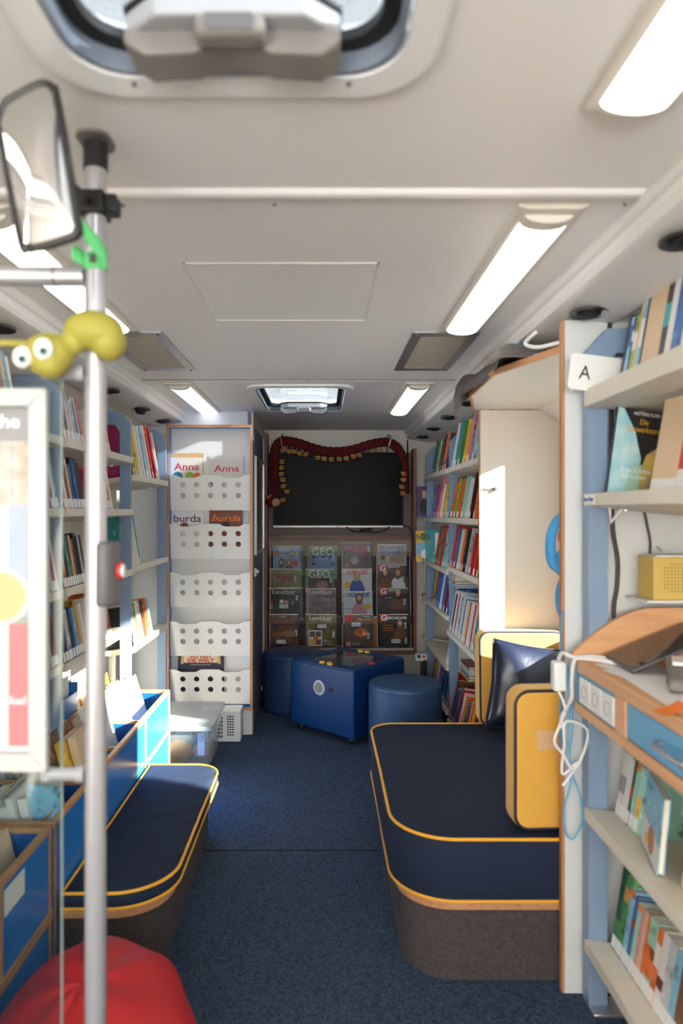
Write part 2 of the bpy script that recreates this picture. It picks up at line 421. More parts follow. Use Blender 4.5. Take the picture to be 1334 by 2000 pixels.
# ------------------------------------------------------------------ ceiling air grilles
def grille(x, s, label):
    t = thing('air_grille', label, 'ventilation grille', (x, 2.96, CE), group='metal ceiling grilles')
    MB().shape([rrect(x - .13, 2.61, x + .13, 3.31, .008), rrect(x - .092, 2.665, x + .092, 3.255, .004)], Matrix.Translation((0, 0, CE - .005)), .005).build('frame', M_alu, t, bevel=.0015)
    g = MB()
    for k in range(31):
        y = 2.668 + k * .0195; g.box((x - .092, y, CE - .004), (x + .092, y + .011, CE - .0015))
    g.build('slats', mat('grille_slats', (176, 166, 152), .6), t)
    B((x - .092, 2.665, CE - .0012), (x + .092, 3.255, CE - .0002)).build('backing', mat('grille_backing', (130, 120, 110), .8), t)
    for a in (-.11, .11):
        for b in (2.63, 3.29): MB().ball((x + a, b, CE - .006), .005).build('screw', M_dgrey, t)
grille(.472, 1, 'aluminium framed air grille in the ceiling at the right')
grille(-.748, -1, 'aluminium framed air grille in the ceiling at the left')

# ------------------------------------------------------------------ round black air nozzles
def nozzle(x, y, label, g, pop=0):
    z = CE - .08 - (abs(x + .13) - .875) * .16 - .001
    t = thing('air_nozzle', label, 'air nozzle', (x, y, z), group=g)
    MB().lathe([(.0, -.002), (.050, -.002), (.056, -.006), (.056, 0.002), (0, .002)][::-1], (x, y, z - .002)).build('ring', M_black, t)
    MB().lathe([(.001, -.014), (.022, -.014 - pop), (.034, -.007), (.034, 0), (.001, 0)][::-1], (x, y, z - .003), 32).build('rotor', M_rubber, t)
GR, GL = 'black air nozzles in the right cove', 'black air nozzles in the left cove'
for y, l in ((1.50, 'black round nozzle in the right cove nearest the camera'), (2.05, 'black round nozzle right above the white side panel'),
             (3.76, 'black nozzle in the right cove just past the grey cloth'), (4.32, 'first black nozzle above the far right bookcase'),
             (4.90, 'middle black nozzle above the far right bookcase'), (5.44, 'last black nozzle above the far right bookcase')):
    nozzle(.797, y, l, GR)
for y, l, p in ((2.22, 'black nozzle in the left cove at the photo edge', 0), (3.36, 'black nozzle in the left cove right beside the pole', 0),
                (3.96, 'black popped-out nozzle in the left cove above tall books', .014), (4.49, 'black nozzle in the left cove beside the magazine cabinet', 0)):
    nozzle(-1.06, y, l, GL, p)

# ------------------------------------------------------------------ far end: wall boards, screen, rack
st = MB().box((-.485, 5.735, 1.28), (.76, 5.76, 2.0)); struct(st.build('trim_10', mat('brown_grey_board', (120, 104, 96), .6)))
tv = thing('television', 'large black flat television under the dark red garland', 'television', (.12, 5.62, 1.372))
B((-.415, 5.625, 1.372), (.654, 5.665, 1.992)).build('body', M_black, tv, bevel=.004)
B((-.409, 5.6225, 1.392), (.648, 5.6255, 1.987)).build('screen', M_screen, tv)
B((-.415, 5.620, 1.372), (.654, 5.626, 1.388)).build('chin', mat('tv_chin', (150, 146, 144), .35, .6), tv, bevel=.001)
B((.10, 5.6185, 1.377), (.135, 5.6205, 1.382)).build('red_mark', M_red, tv)
B((-.06, 5.664, 1.5), (.30, 5.736, 1.85)).build('wall_mount', M_dgrey, tv)

rk = thing('magazine_rack', 'wooden framed wall rack with clear acrylic pockets of magazines', 'magazine rack', (.135, 5.7, .33))
B((-.487, 5.60, .33), (-.460, 5.735, 2.15)).build('post', M_redwood, rk, bevel=.002)
B((.735, 5.60, .33), (.762, 5.735, 2.02)).build('post', M_redwood, rk, bevel=.002)
B((-.460, 5.58, .335), (.735, 5.735, .365)).build('bottom_rail', M_redwood, rk, bevel=.002)
B((-.460, 5.60, .366), (.735, 5.735, .385)).build('sill', mat('pale_sill', (190, 180, 170), .5), rk)
B((-.460, 5.70, 1.27), (.735, 5.735, 1.31)).build('middle_rail', M_redwood, rk, bevel=.002)
B((-.460, 5.722, .385), (.735, 5.735, 1.13)).build('backboard', M_darkboard, rk)
B((-.460, 5.722, 1.13), (.735, 5.735, 1.27)).build('upper_backboard', mat('taupe_board', (150, 132, 122), .6), rk)
tiers = [(1.245 - .27, 5.690), (1.065 - .27, 5.665), (.905 - .27, 5.640), (.385, 5.612)]
for zb, y in tiers:
    pk = MB().box((-.455, y - .022, zb), (.73, y - .020, zb + .20)).box((-.455, y - .020, zb - .002), (.73, y + .008, zb)).build('acrylic_pocket', M_acryl, rk)
    for x in (-.44, -.13, .155, .44, .715):
        MB().box((x - .003, y - .024, zb + .01), (x + .003, y - .018, zb + .2)).build('pocket_divider', mat('acrylic_edge', (170, 168, 166), .3), pk)

PERS = mat('print_skin', (206, 160, 130), .6)
def mag(x, z, y, wd, ht, base, label, other=None, group='magazines in the rack below the television', rz=0):
    t = thing('magazine', label, 'magazine', (x, y, z), (R(-1), 0, rz), group=None)
    m = mat('cover_' + base[0], base[1], .35, noise=(base[2], base[3], .12) if len(base) > 2 else None)
    MB().box((-wd / 2 + .001, .001, .002), (wd / 2 - .002, .0065, ht - .001)).build('pages', M_paper, t, world=False)
    MB().box((-wd / 2, 0, 0), (wd / 2, .0008, ht)).box((-wd / 2, .0068, 0), (wd / 2, .0076, ht)).box((-wd / 2 - .0006, 0, 0), (-wd / 2, .0076, ht)).build('cover', m, t, world=False)
    B((-wd / 2, -.0006, ht - .006), (wd / 2, .004, ht + .001)).build('top_edge', M_paper, t, world=False)
    return t
def title(t, s, x, z, w_, h_, m, shear=0, bold=0, name='cover_title'):
    return text(s, w_, h_, m, t, face(x, -.0012, z), name, shear, .0005, bold)
def patch(t, loops, m, d=.0012, name='cover_print', th=.0004):
    return MB().shape(loops, face(0, -d + th, 0), th).build(name, m, t, world=False, smooth=False)
W_ = mat('ink_white', (236, 236, 236), .5); RD = mat('ink_red', (196, 34, 50), .5); BL = mat('ink_blue', (34, 76, 160), .5); YL = mat('ink_yellow', (226, 168, 40), .5)
OR = mat('ink_orange', (220, 112, 30), .5); PK = mat('ink_pink', (214, 130, 146), .5); DK = mat('ink_dark', (28, 26, 30), .5); PU = mat('ink_purple', (118, 58, 104), .5); BR = mat('ink_brown', (120, 60, 34), .5)
TB = mat('ink_teal', (44, 130, 150), .5)
def barcode(t, x, z, h_=.05):
    p = patch(t, [rrect(x - .009, z, x + .009, z + h_, .003)], W_, .0016, 'barcode_sticker')
    q = MB()
    for k in range(7): q.box((x - .005, -.0021, z + .006 + k * (h_ - .012) / 7), (x + .005, -.0016, z + .006 + (k + .5) * (h_ - .012) / 7))
    q.build('bars', DK, p, world=False)
def label_sticker(t, x, z, s='G 120'):
    p = patch(t, [rrect(x, z, x + .075, z + .032, .002)], W_, .0016, 'paper_sticker')
    text(s, .055, .016, DK, p, face(x + .01, -.0018, z + .008), 'sticker_writing')
def figure(t, x, z, s, hair, top, skin=PERS):
    """half-length person printed on a cover"""
    body = [(x - .062 * s, z), (x - .055 * s, z + .05 * s), (x - .04 * s, z + .085 * s), (x - .012 * s, z + .105 * s), (x + .012 * s, z + .105 * s), (x + .04 * s, z + .085 * s), (x + .06 * s, z + .045 * s), (x + .07 * s, z)]
    patch(t, [body], top, .0013, 'printed_clothing')
    patch(t, [[(x + .031 * s * math.cos(a), z + .135 * s + (.042 if math.sin(a) > 0 else .055) * s * math.sin(a)) for a in [2 * PI * k / 20 for k in range(20)]]], hair, .0016, 'printed_hair')
    patch(t, [[(x + .019 * s * math.cos(a), z + .135 * s + .025 * s * math.sin(a)) for a in [2 * PI * k / 16 for k in range(16)]]], skin, .0019, 'printed_face')
c1, c2, c3, c4 = -.315, -.022, .277, .583
dx = 5.64 / 1333
def zt(zpx): return EYE + (1000 - (830 + zpx / 4.042)) / 1333 * 5.63
def xt(zpx): return (500 + zpx / 4.042 - 632) / 1333 * 5.63
H = .272
Y1, Y2, Y3, Y4 = 5.690, 5.665, 5.640, 5.612
def at(zx0, zx1, ztop, y): return ((xt(zx0) + xt(zx1)) / 2, zt(ztop) - H, y, xt(zx1) - xt(zx0), H)
# column 1
x, z, y, w1, h1 = at(130, 350, 962, Y1)
t = mag(x, z, y, w1, h1, ('skyblue', (92, 128, 178), (120, 150, 190), 9), 'blue magazine with orange and yellow dots, top left of the rack')
title(t, 'GEO', -.07, h1 - .045, .10, .034, W_); title(t, 'Saison', .005, h1 - .04, .055, .016, RD); title(t, 'Englisch', -.06, h1 - .085, .075, .017, W_); title(t, 'Ferien!', -.035, h1 - .105, .065, .017, W_)
patch(t, [circ(-w1 * .36, h1 - .055, .022)], OR); patch(t, [circ(w1 * .2, h1 - .06, .015)], YL); patch(t, [circ(w1 * .32, h1 - .14, .025)], RD)
figure(t, -.045, h1 - .235, .75, DK, TB); figure(t, .02, h1 - .235, .75, BR, DK); barcode(t, w1 * .36, h1 - .095)
x, z, y, w1, h1 = at(104, 340, 1138, Y2)
t = mag(x, z, y, w1, h1, ('olive', (118, 96, 50), (90, 100, 50), 14), 'olive topped horse magazine with red title, second down at left')
patch(t, [[(-w1 / 2, h1 - .125), (w1 / 2, h1 - .125), (w1 / 2, h1 - .052), (-w1 / 2, h1 - .052)]], mat('print_haze', (146, 134, 124), .5, noise=((100, 70, 50), 30, .12)), .0011)
title(t, 'PFERDE', -.07, h1 - .085, .13, .027, RD, 0, .02); title(t, 'natur', -.02, h1 - .035, .05, .012, RD); barcode(t, w1 * .36, h1 - .11)
def landlust(t, w1, h1, m=W_): title(t, 'Land', -.095, h1 - .047, .098, .032, m); title(t, 'lust', .008, h1 - .052, .082, .040, m, .35)
x, z, y, w1, h1 = at(100, 342, 1290, Y3)
t = mag(x, z, y, w1, h1, ('nightgreen', (20, 26, 24), (34, 46, 38), 12), 'dark country magazine with cow picture and white script, left column')
landlust(t, w1, h1)
for a, b, cc in ((-.02, -.11, W_), (.0, -.118, DK), (.02, -.115, PERS), (.07, -.12, mat('ink_steel', (110, 120, 140), .5))): patch(t, [circ(a, h1 + b, .018, 12)], cc, .0012 + abs(a) * .004)
patch(t, [rrect(-w1 / 2 + .006, h1 - .13, -w1 / 2 + .032, h1 - .09, .001)], RD); patch(t, [rrect(-w1 / 2 + .006, h1 - .17, -w1 / 2 + .032, h1 - .134, .001)], mat('ink_sand', (190, 170, 120), .5))
label_sticker(t, -.04, h1 - .165); barcode(t, w1 * .42, h1 - .10, .04)
x, z, y, w1, h1 = at(104, 335, 1492, Y4)
t = mag(x, .388, y, w1, h1, ('bread', (44, 24, 20), (110, 60, 42), 16), 'dark brown baking magazine with bread picture, bottom left of the rack')
title(t, 'Landlust', -.04, h1 - .025, .06, .014, W_); title(t, 'Brotzeit', -.08, h1 - .065, .16, .030, BR, 0, .02)
for a, b, rr, cc in ((-.01, -.12, .04, BR), (.04, -.16, .045, mat('ink_crust', (160, 96, 54), .5)), (-.05, -.17, .035, mat('ink_crust2', (140, 78, 50), .5))): patch(t, [[(a + rr * 1.4 * math.cos(q), h1 + b + rr * .6 * math.sin(q)) for q in [k * PI / 9 for k in range(18)]]], cc, .0012 + rr * .01)
label_sticker(t, -.06, .03, 'G 120'); barcode(t, w1 * .42, .09)
# column 2
x, z, y, w1, h1 = at(417, 643, 962, Y1)
t = mag(x, z, y, w1, h1, ('leaf', (60, 120, 34), (66, 128, 40), 3), 'green framed milk magazine, top of the second column')
patch(t, [[(-w1 / 2 + .012, .0), (w1 / 2 - .012, .0), (w1 / 2 - .012, h1 - .062), (-w1 / 2 + .012, h1 - .062)]], mat('print_sky', (96, 136, 184), .5), .0011)
title(t, 'GEO', -.093, h1 - .073, .182, .062, W_); title(t, 'Milch', -.045, h1 - .117, .085, .026, mat('ink_pale', (190, 206, 220), .5), .4); title(t, 'wunderbar', -.06, h1 - .133, .12, .012, YL)
for a, b in ((-.08, -.09), (0, -.085), (.065, -.085), (-.08, -.145), (.08, -.15)): patch(t, [[(a + .018 * math.cos(q), h1 + b + .009 * math.sin(q)) for q in [k * PI / 6 for k in range(12)]]], DK, .0014)
barcode(t, w1 * .36, h1 - .12)
x, z, y, w1, h1 = at(389, 617, 1140, Y2)
t = mag(x, z, y, w1, h1, ('leaf2', (56, 114, 32), (62, 122, 38), 3), 'green framed magazine with black picture, second in the second column')
patch(t, [[(-w1 / 2 + .012, .0), (w1 / 2 - .012, .0), (w1 / 2 - .012, h1 - .06), (-w1 / 2 + .012, h1 - .06)]], DK, .0011)
title(t, 'GEO', -.09, h1 - .074, .175, .064, W_); patch(t, [[(.02 + .05 * math.cos(q), h1 - .13 + .035 * math.sin(q)) for q in [k * PI / 9 for k in range(18)]]], mat('ink_flesh', (150, 110, 100), .5)); barcode(t, w1 * .38, h1 - .115, .05)
x, z, y, w1, h1 = at(390, 632, 1292, Y3)
t = mag(x, z, y, w1, h1, ('winter', (140, 126, 124), (86, 70, 70), 26), 'grey country magazine with a wintry picture, second column')
landlust(t, w1, h1); patch(t, [[(-w1 / 2, h1 - .04), (-w1 / 2, h1 - .004), (-w1 / 2 + .025, h1 - .004)]], OR); patch(t, [circ(.04, h1 - .09, .01)], OR)
patch(t, [[(-.01 + .05 * math.cos(q), h1 - .12 + .012 * math.sin(q)) for q in [k * PI / 9 for k in range(18)]]], PU, .0013)
x, z, y, w1, h1 = at(390, 636, 1468, Y4)
t = mag(x, .388, y, w1, h1, ('autumn', (64, 50, 20), (124, 106, 36), 10), 'olive gold country magazine with white inset, bottom of second column')
landlust(t, w1, h1); patch(t, [rrect(-.10, .01, .01, .14, .002)], W_)
for a, b, cc in ((-.085, .085, BR), (-.035, .085, mat('ink_moss', (90, 96, 60), .5)), (-.085, .02, YL), (-.035, .02, BR)): patch(t, [rrect(a - .008, b, a + .036, b + .045, .001)], cc, .0016)
patch(t, [rrect(-.062, .06, -.02, .09, .001)], OR, .002); label_sticker(t, -.03, h1 - .115, 'G 127'); barcode(t, w1 * .4, .08); title(t, 'Blaues', .025, .045, .06, .014, W_); title(t, 'im Netz', .02, .022, .07, .014, W_)
# column 3
x, z, y, w1, h1 = at(674, 916, 930, Y1)
t = mag(x, z, y, w1, h1, ('plum', (30, 20, 30), (60, 34, 62), 14), 'black and purple decorating magazine with silver bauble, third column')
title(t, 'HOMES', -.095, h1 - .062, .19, .042, PK); title(t, '& GARDENS', -.085, h1 - .09, .17, .024, PK)
for a in (-.02, .05): patch(t, [[(a, h1 - .12), (a + .004, h1 - .12), (a + .004, h1), (a, h1)]], RD, .0011)
patch(t, [circ(-.015, h1 - .15, .034, 24)], mat('ink_silver', (180, 176, 172), .4)); patch(t, [circ(.075, h1 - .13, .022)], PU); patch(t, [circ(-.08, h1 - .19, .02)], PK); barcode(t, w1 * .4, h1 - .08)
def fuersie(t, h1, m):
    title(t, 'FÜR', -.085, h1 - .047, .08, .040, m, .25, .02); title(t, 'SIE', .022, h1 - .047, .078, .040, m, .25, .02)
x, z, y, w1, h1 = at(677, 918, 1138, Y2)
t = mag(x, z, y, w1, h1, ('offwhite', (206, 206, 204)), 'white fashion magazine with red title and person in blue, third column')
fuersie(t, h1, RD); figure(t, 0, h1 - .185, .98, mat('ink_blond', (190, 150, 110), .5), BL); patch(t, [circ(-.078, h1 - .135, .027)], YL)
x, z, y, w1, h1 = at(690, 921, 1316, Y3)
t = mag(x, z, y, w1, h1, ('offwhite2', (202, 206, 210)), 'white fashion magazine with blue title and person in pink, third column')
fuersie(t, h1, BL); figure(t, .01, h1 - .185, .98, mat('ink_brownhair', (110, 70, 56), .5), mat('ink_rose', (196, 140, 150), .5)); patch(t, [circ(.082, h1 - .125, .025)], YL); title(t, '99 Dinge', -.108, h1 - .155, .075, .02, BL)
x, z, y, w1, h1 = at(697, 925, 1505, Y4)
t = mag(x, .388, y, w1, h1, ('kitchen', (30, 50, 56), (120, 70, 44), 18), 'cooking magazine with red dot and yellow title, bottom of third column')
patch(t, [circ(-.075, h1 - .035, .03)], RD); title(t, 'Schnelle', .03, h1 - .025, .06, .014, W_); title(t, 'Pfannen', -.01, h1 - .055, .115, .026, YL); label_sticker(t, -.06, h1 - .1, 'G 121')
patch(t, [[(.02 + .055 * math.cos(q), .12 + .035 * math.sin(q)) for q in [k * PI / 9 for k in range(18)]]], OR, .0013); patch(t, [circ(.01, .13, .016)], RD, .0017); patch(t, [circ(.045, .11, .014)], mat('ink_cream', (220, 210, 180), .5), .0018)
barcode(t, w1 * .33, .07); title(t, 'KÜCHE', -.055, .03, .06, .012, W_); title(t, 'JETZT', -.055, .012, .075, .012, W_); patch(t, [rrect(-.105, .008, -.065, .045, .001)], PK)
# column 4
x, z, y, w1, h1 = at(962, 1196, 945, Y1)
t = mag(x, z, y, w1, h1, ('room', (184, 186, 184), (160, 150, 140), 6), 'pale home magazine with slanted blue title, top right of the rack')
title(t, 'SCHÖNER', -.10, h1 - .047, .195, .038, BL, .2); title(t, 'WOHNEN', -.10, h1 - .087, .195, .036, BL, .2); patch(t, [circ(-.078, h1 - .11, .019)], mat('ink_rust', (150, 70, 46), .5)); patch(t, [rrect(-.02, h1 - .145, .095, h1 - .098, .004)], mat('ink_tan', (176, 140, 116), .5))
patch(t, [[(-.035 + .014 * math.cos(q), h1 - .125 + .032 * math.sin(q)) for q in [k * PI / 9 for k in range(18)]]], mat('ink_wood', (214, 186, 156), .5), .0016)
gg = mat('print_umber', (46, 34, 28), .5)
def hist(t, h1, second, sk, px=.04):
    patch(t, [[(-.112, h1 - .06), (-.06, h1 - .06), (-.045, h1), (-.112, h1)]], RD, .0011)
    title(t, 'G', -.105, h1 - .052, .05, .048, W_, 0, .03)
x, z, y, w1, h1 = at(965, 1195, 1106, Y2)
t = mag(x, z, y, w1, h1, ('umber1', (24, 20, 20), (54, 38, 30), 8), 'black history magazine with bearded portrait, second in right column')
hist(t, h1, 1, PERS); title(t, 'GESCHICHTE', -.04, h1 - .026, .10, .014, W_, 0, .02); title(t, 'Porträt', -.045, h1 - .06, .15, .03, BR); figure(t, .045, h1 - .20, .98, mat('ink_umber', (60, 40, 30), .5), W_); figure(t, -.06, h1 - .19, .9, DK, BR); barcode(t, w1 * .36, h1 - .15)
x, z, y, w1, h1 = at(967, 1202, 1288, Y3)
t = mag(x, z, y, w1, h1, ('umber2', (30, 30, 34), (70, 52, 40), 7), 'black history magazine with seated figure leaning, third in right column')
hist(t, h1, 1, PERS); title(t, 'GESCHICHTE', -.04, h1 - .026, .10, .014, W_, 0, .02); title(t, 'Porträt', -.045, h1 - .06, .15, .03, BR); title(t, 'Der Rebell', -.07, h1 - .085, .06, .010, W_); figure(t, .04, h1 - .175, .95, mat('ink_umber', (60, 40, 30), .5), BR); barcode(t, w1 * .38, h1 - .14)
x, z, y, w1, h1 = at(972, 1200, 1466, Y4)
t = mag(x, .388, y, w1, h1, ('umber3', (18, 16, 18), (50, 36, 30), 7), 'black history magazine with orange headline, bottom right of the rack')
hist(t, h1, 1, PERS); title(t, 'GESCHICHTE', -.07, h1 - .042, .175, .022, W_, 0, .03); title(t, 'Die erste', -.085, h1 - .098, .082, .017, OR, 0, .02); title(t, 'deutsche', -.085, h1 - .120, .082, .017, OR, 0, .02); title(t, 'Einigung', -.085, h1 - .142, .082, .017, OR, 0, .02)
figure(t, .05, h1 - .2, .9, mat('ink_grey_hair', (110, 90, 80), .5), BR); label_sticker(t, -.02, .035, 'G 119'); barcode(t, w1 * .4, h1 - .12); barcode(t, w1 * .42, .03, .045)
# second copies peeping out behind
for (a, b, tp, yy, cname, cc, lab) in ((352, 366, 958, Y1 + .010, 'leafb', (54, 96, 36), 'green magazine edge behind the blue one, top left of the rack'), (150, 362, 1148, Y2 + .010, 'leafc', (60, 110, 36), 'green magazine behind the horse magazine in the rack'),
                                   (170, 372, 1286, Y3 + .010, 'pond', (74, 90, 96), 'grey-blue magazine behind the cow picture one'), (930, 962, 1512, Y4 + .010, 'cook', (150, 90, 60), 'colourful magazine edge behind the cooking magazine')):
    x1 = xt(b); hh = H
    mag(x1 - .107, zt(tp) - hh if yy < 5.7 else zt(tp) - hh, yy, .214, hh, (cname, cc), lab)

# cables at the screen
def cable(pts, r, m, label, cat='cable', name='cable', n=6, closed=False, group=None):
    return tag(MB().tube(catmull(pts, 8, closed), r, n, closed).build(name, m), label, cat, group)
cable([(.655, 5.66, 1.383), (.70, 5.61, 1.375), (.722, 5.585, 1.30), (.724, 5.58, 1.20), (.73, 5.575, 1.15), (.762, 5.57, 1.145)], .005, M_black, 'black cable looping down from the right corner of the television')
cable([(.19, 5.60, 1.38), (.24, 5.60, 1.345), (.33, 5.60, 1.338), (.40, 5.60, 1.365), (.30, 5.60, 1.352), (.42, 5.60, 1.332), (.50, 5.60, 1.35), (.54, 5.60, 1.38)], .006, M_black, 'black cable bundle sagging below the television')
cable([(.70, 5.70, 2.10), (.70, 5.68, 1.9), (.695, 5.69, 1.78)], .006, M_black, 'short black cable on the wall right above the garland end')
cable([(.68, 5.66, 1.68), (.672, 5.655, 1.55), (.69, 5.655, 1.45), (.715, 5.65, 1.41)], .003, mat('pale_cable', (150, 144, 140), .5), 'thin pale cable right of the television')

# ------------------------------------------------------------------ knitted garland: a long plush caterpillar
GD = 5.572
gp = [((500 + a / 4.042 - 632) / 1333 * 5.585, GD, EYE + (170 - b / 4.042) / 1333 * 5.585) for a, b in [(150, 560), (145, 460), (142, 340), (148, 230), (165, 165), (205, 130), (260, 130), (350, 150), (450, 185), (550, 208), (660, 212), (770, 196), (880, 162), (980, 140), (1050, 142), (1110, 180), (1160, 260), (1185, 380), (1195, 480), (1198, 545)]]
gb = thing('plush_caterpillar', 'dark red knitted caterpillar garland with striped bobble feet over the television', 'soft toy', (.12, GD, 1.5))
pp = catmull(gp, 8); nn = len(pp)
rr = [.038 + .003 * math.sin(i * 1.7) for i in range(nn)]
for i in range(30): rr[nn - 1 - i] = .012 + .0008 * i
MB().tube(pp, rr, 14).build('body', M_knit, gb)
hd = MB().ball((-.42, GD - .01, 1.592), (.052, .045, .05)).build('head', M_knit, gb)
MB().ball((-.386, GD - .042, 1.580), (.036, .022, .032)).ball((-.398, GD - .06, 1.554), (.011, .01, .014)).build('muzzle', mat('plush_skin', (198, 150, 120), .9), hd)
MB().tube([(-.458, GD - .03, 1.592), (-.448, GD - .05, 1.622), (-.423, GD - .058, 1.637)], .006).build('yellow_trim', YL, hd)
MB().ball((-.473, GD - .01, 1.577), (.022, .014, .018)).build('ear', M_knit, hd)
Mft = bpy.data.materials.new('striped_knit'); Mft.use_nodes = True; nt = Mft.node_tree; b_ = nt.nodes['Principled BSDF']; b_.inputs['Roughness'].default_value = .95
tc = nt.nodes.new('ShaderNodeTexCoord'); sp = nt.nodes.new('ShaderNodeSeparateXYZ'); cr = nt.nodes.new('ShaderNodeValToRGB'); cr.color_ramp.interpolation = 'CONSTANT'
for i, (p, cc) in enumerate(((0, (170, 44, 40)), (.18, (210, 140, 60)), (.36, (84, 110, 84)), (.54, (206, 170, 80)), (.7, (150, 30, 36)), (.85, (96, 14, 22)))):
    e = cr.color_ramp.elements[i] if i < 2 else cr.color_ramp.elements.new(p)
    e.position = p; e.color = (*srgb(cc), 1)
nt.links.new(tc.outputs['Generated'], sp.inputs[0]); nt.links.new(sp.outputs[2], cr.inputs[0]); nt.links.new(cr.outputs[0], b_.inputs['Base Color'])
def zc(px_, py_): return ((500 + px_ / 4.042 - 632) / 1333 * 5.53, EYE + (1000 - (830 + py_ / 4.042)) / 1333 * 5.53)
for i, (a, b) in enumerate([(228, 188), (264, 208), (302, 208), (343, 222), (390, 230), (487, 258), (538, 264), (596, 270), (657, 266), (712, 262), (770, 246), (815, 236), (905, 205), (945, 200), (990, 205), (1035, 200), (205, 290), (203, 335), (200, 385), (212, 430), (218, 482), (245, 524), (212, 590), (1166, 382), (1162, 432), (1150, 486), (1160, 538)]):
    x, z = zc(a, b); r_ = .023 if i not in (12, 13, 14, 15) else .015
    ft = MB().ball((x, GD - .042, z), (r_, r_, r_ * 1.15), M=Matrix.Rotation(R(random.uniform(-35, 35)), 3, 'Y')).build('foot', Mft, gb)
    if i < 12: MB().tube([(x, GD - .042, z + r_), (x, GD - .03, z + r_ + .03)], [.011, .016], 8).build('ankle', M_knit, ft)
for x in (-.346, .545):
    t = thing('wall_hook', 'metal hook strip holding the garland at its ' + ('left' if x < 0 else 'right') + ' upper corner', 'hook', (x, 5.75, 2.04))
    MB().tube([(x, 5.755, 2.15), (x + .006, 5.74, 2.12), (x - .004, 5.70, 2.115), (x + .002, 5.60, 2.125), (x, 5.53, 2.09), (x + (.01 if x < 0 else -.018), 5.53, 2.03)], .007, 8).build('hook', M_alu, t)
    MB().ball((x, 5.75, 2.145), .013).build('screw_head', M_alu, t)

# ------------------------------------------------------------------ seats and game cube
def stool(x, y, m, label, h_=.44, r_=.232):
    t = thing('round_stool', label, 'stool', (x, y, 0), group='round padded stools')
    MB().lathe([(r_ * .93, .0), (r_ * .97, .01), (r_, .05), (r_, h_ * .6), (r_ * .995, h_ - .03)][::1], (x, y, 0), 72).build('side_cover', m, t)
    MB().lathe([(r_ * .995, h_ - .03), (r_ * .998, h_ - .018), (r_ * .97, h_ - .006), (r_ * .92, h_ - .001), (.05, h_ + .002), (.001, h_ + .002)], (x, y, 0), 72).build('seat', m, t)
    MB().tube([(x + r_ * 1.0 * math.cos(a), y + r_ * 1.0 * math.sin(a), h_ - .03) for a in [2 * PI * k / 72 for k in range(72)]], .0022, 6, True).build('seam', m, t)
    return t
s1 = stool(-.234, 5.21, M_leather2, 'round dark blue stool in the far left corner behind the cube')
MB().box((-.468, 5.12, .16), (-.462, 5.14, .19)).build('white_tab', M_white, s1)
stool(.510, 4.275, M_leather, 'round blue stool in front of the right bookcase', .44, .228)

cz = thing('game_table', 'royal blue cube game table on castors with dark glass screen top', 'game table', (.170, 4.745, 0))
MC = Matrix.Translation((.170, 4.745, 0)) @ Matrix.Rotation(R(47.8), 4, 'Z'); hs = .281; z0, z1 = .045, .482
cz.rotation_euler = (0, 0, R(47.8))
MB().box((-hs, -hs, z0), (hs, hs, z1 - .001)).build('body', M_foam, cz, bevel=.012, seg=3, world=False)
MB().shape([rrect(-hs * .98, -hs * .98, hs * .98, hs * .98, .01), rrect(-.185, -.185, .185, .185, .004)], Matrix.Translation((0, 0, z1 - .003)), .006).build('top_frame', M_foam, cz, world=False, bevel=.002)
MB().box((-.185, -.185, z1 - .002), (.185, .185, z1 + .0012)).build('screen', mat('glossy_table_glass', (14, 13, 13), .06, spec=.8), cz, world=False)
# local faces: the left-front face looks along local -X or -Y
def loc(px_, py_): return px_, py_
for bx, by, m_, nm in ((-.235, .03, M_yellow, 'yellow_button'), (-.222, -.025, M_yellow, 'yellow_button'), (-.240, -.048, M_yellow, 'yellow_button'), (.235, .02, M_yellow, 'yellow_button'), (.225, .07, M_yellow, 'yellow_button'), (.24, .085, M_yellow, 'yellow_button'), (-.03, -.235, M_red, 'red_button')):
    MB().lathe([(.020, 0), (.020, .006), (.014, .012), (.001, .014)], (bx, by, z1 + .003), 20).build(nm, m_, cz, world=False)
sg = MB().cyl((-hs - .004, .015, .33), (-hs + .004, .015, .33), .050, 40).build('speaker_ring', mat('pale_ring', (196, 198, 200), .4), cz, world=False, bevel=.003)
MB().cyl((-hs - .006, .015, .33), (-hs - .003, .015, .33), .036, 32).build('speaker_mesh', mat('speaker_mesh', (140, 142, 146), .6, bump=(500, .5)), sg, world=False)
MB().cyl((-hs - .004, -.09, .335), (-hs, -.09, .335), .018, 24).cyl((-hs - .010, -.09, .335), (-hs - .003, -.09, .335), .006, 12).build('socket', M_black, cz, world=False)
for sx, sy in ((1, 1), (1, -1), (-1, 1), (-1, -1)):
    w_ = MB().cyl((sx * .235, sy * .235 - .012, .023), (sx * .235, sy * .235 + .012, .023), .0225, 24).build('castor', M_black, cz, world=False, bevel=.003)
    MB().cyl((sx * .235, sy * .235 - .014, .023), (sx * .235, sy * .235 - .0115, .023), .014, 20).build('hub', M_alu, w_, world=False)
    MB().box((sx * .235 - .012, sy * .235 - .008, .036), (sx * .235 + .012, sy * .235 + .008, .046)).build('fork', M_dgrey, w_, world=False)

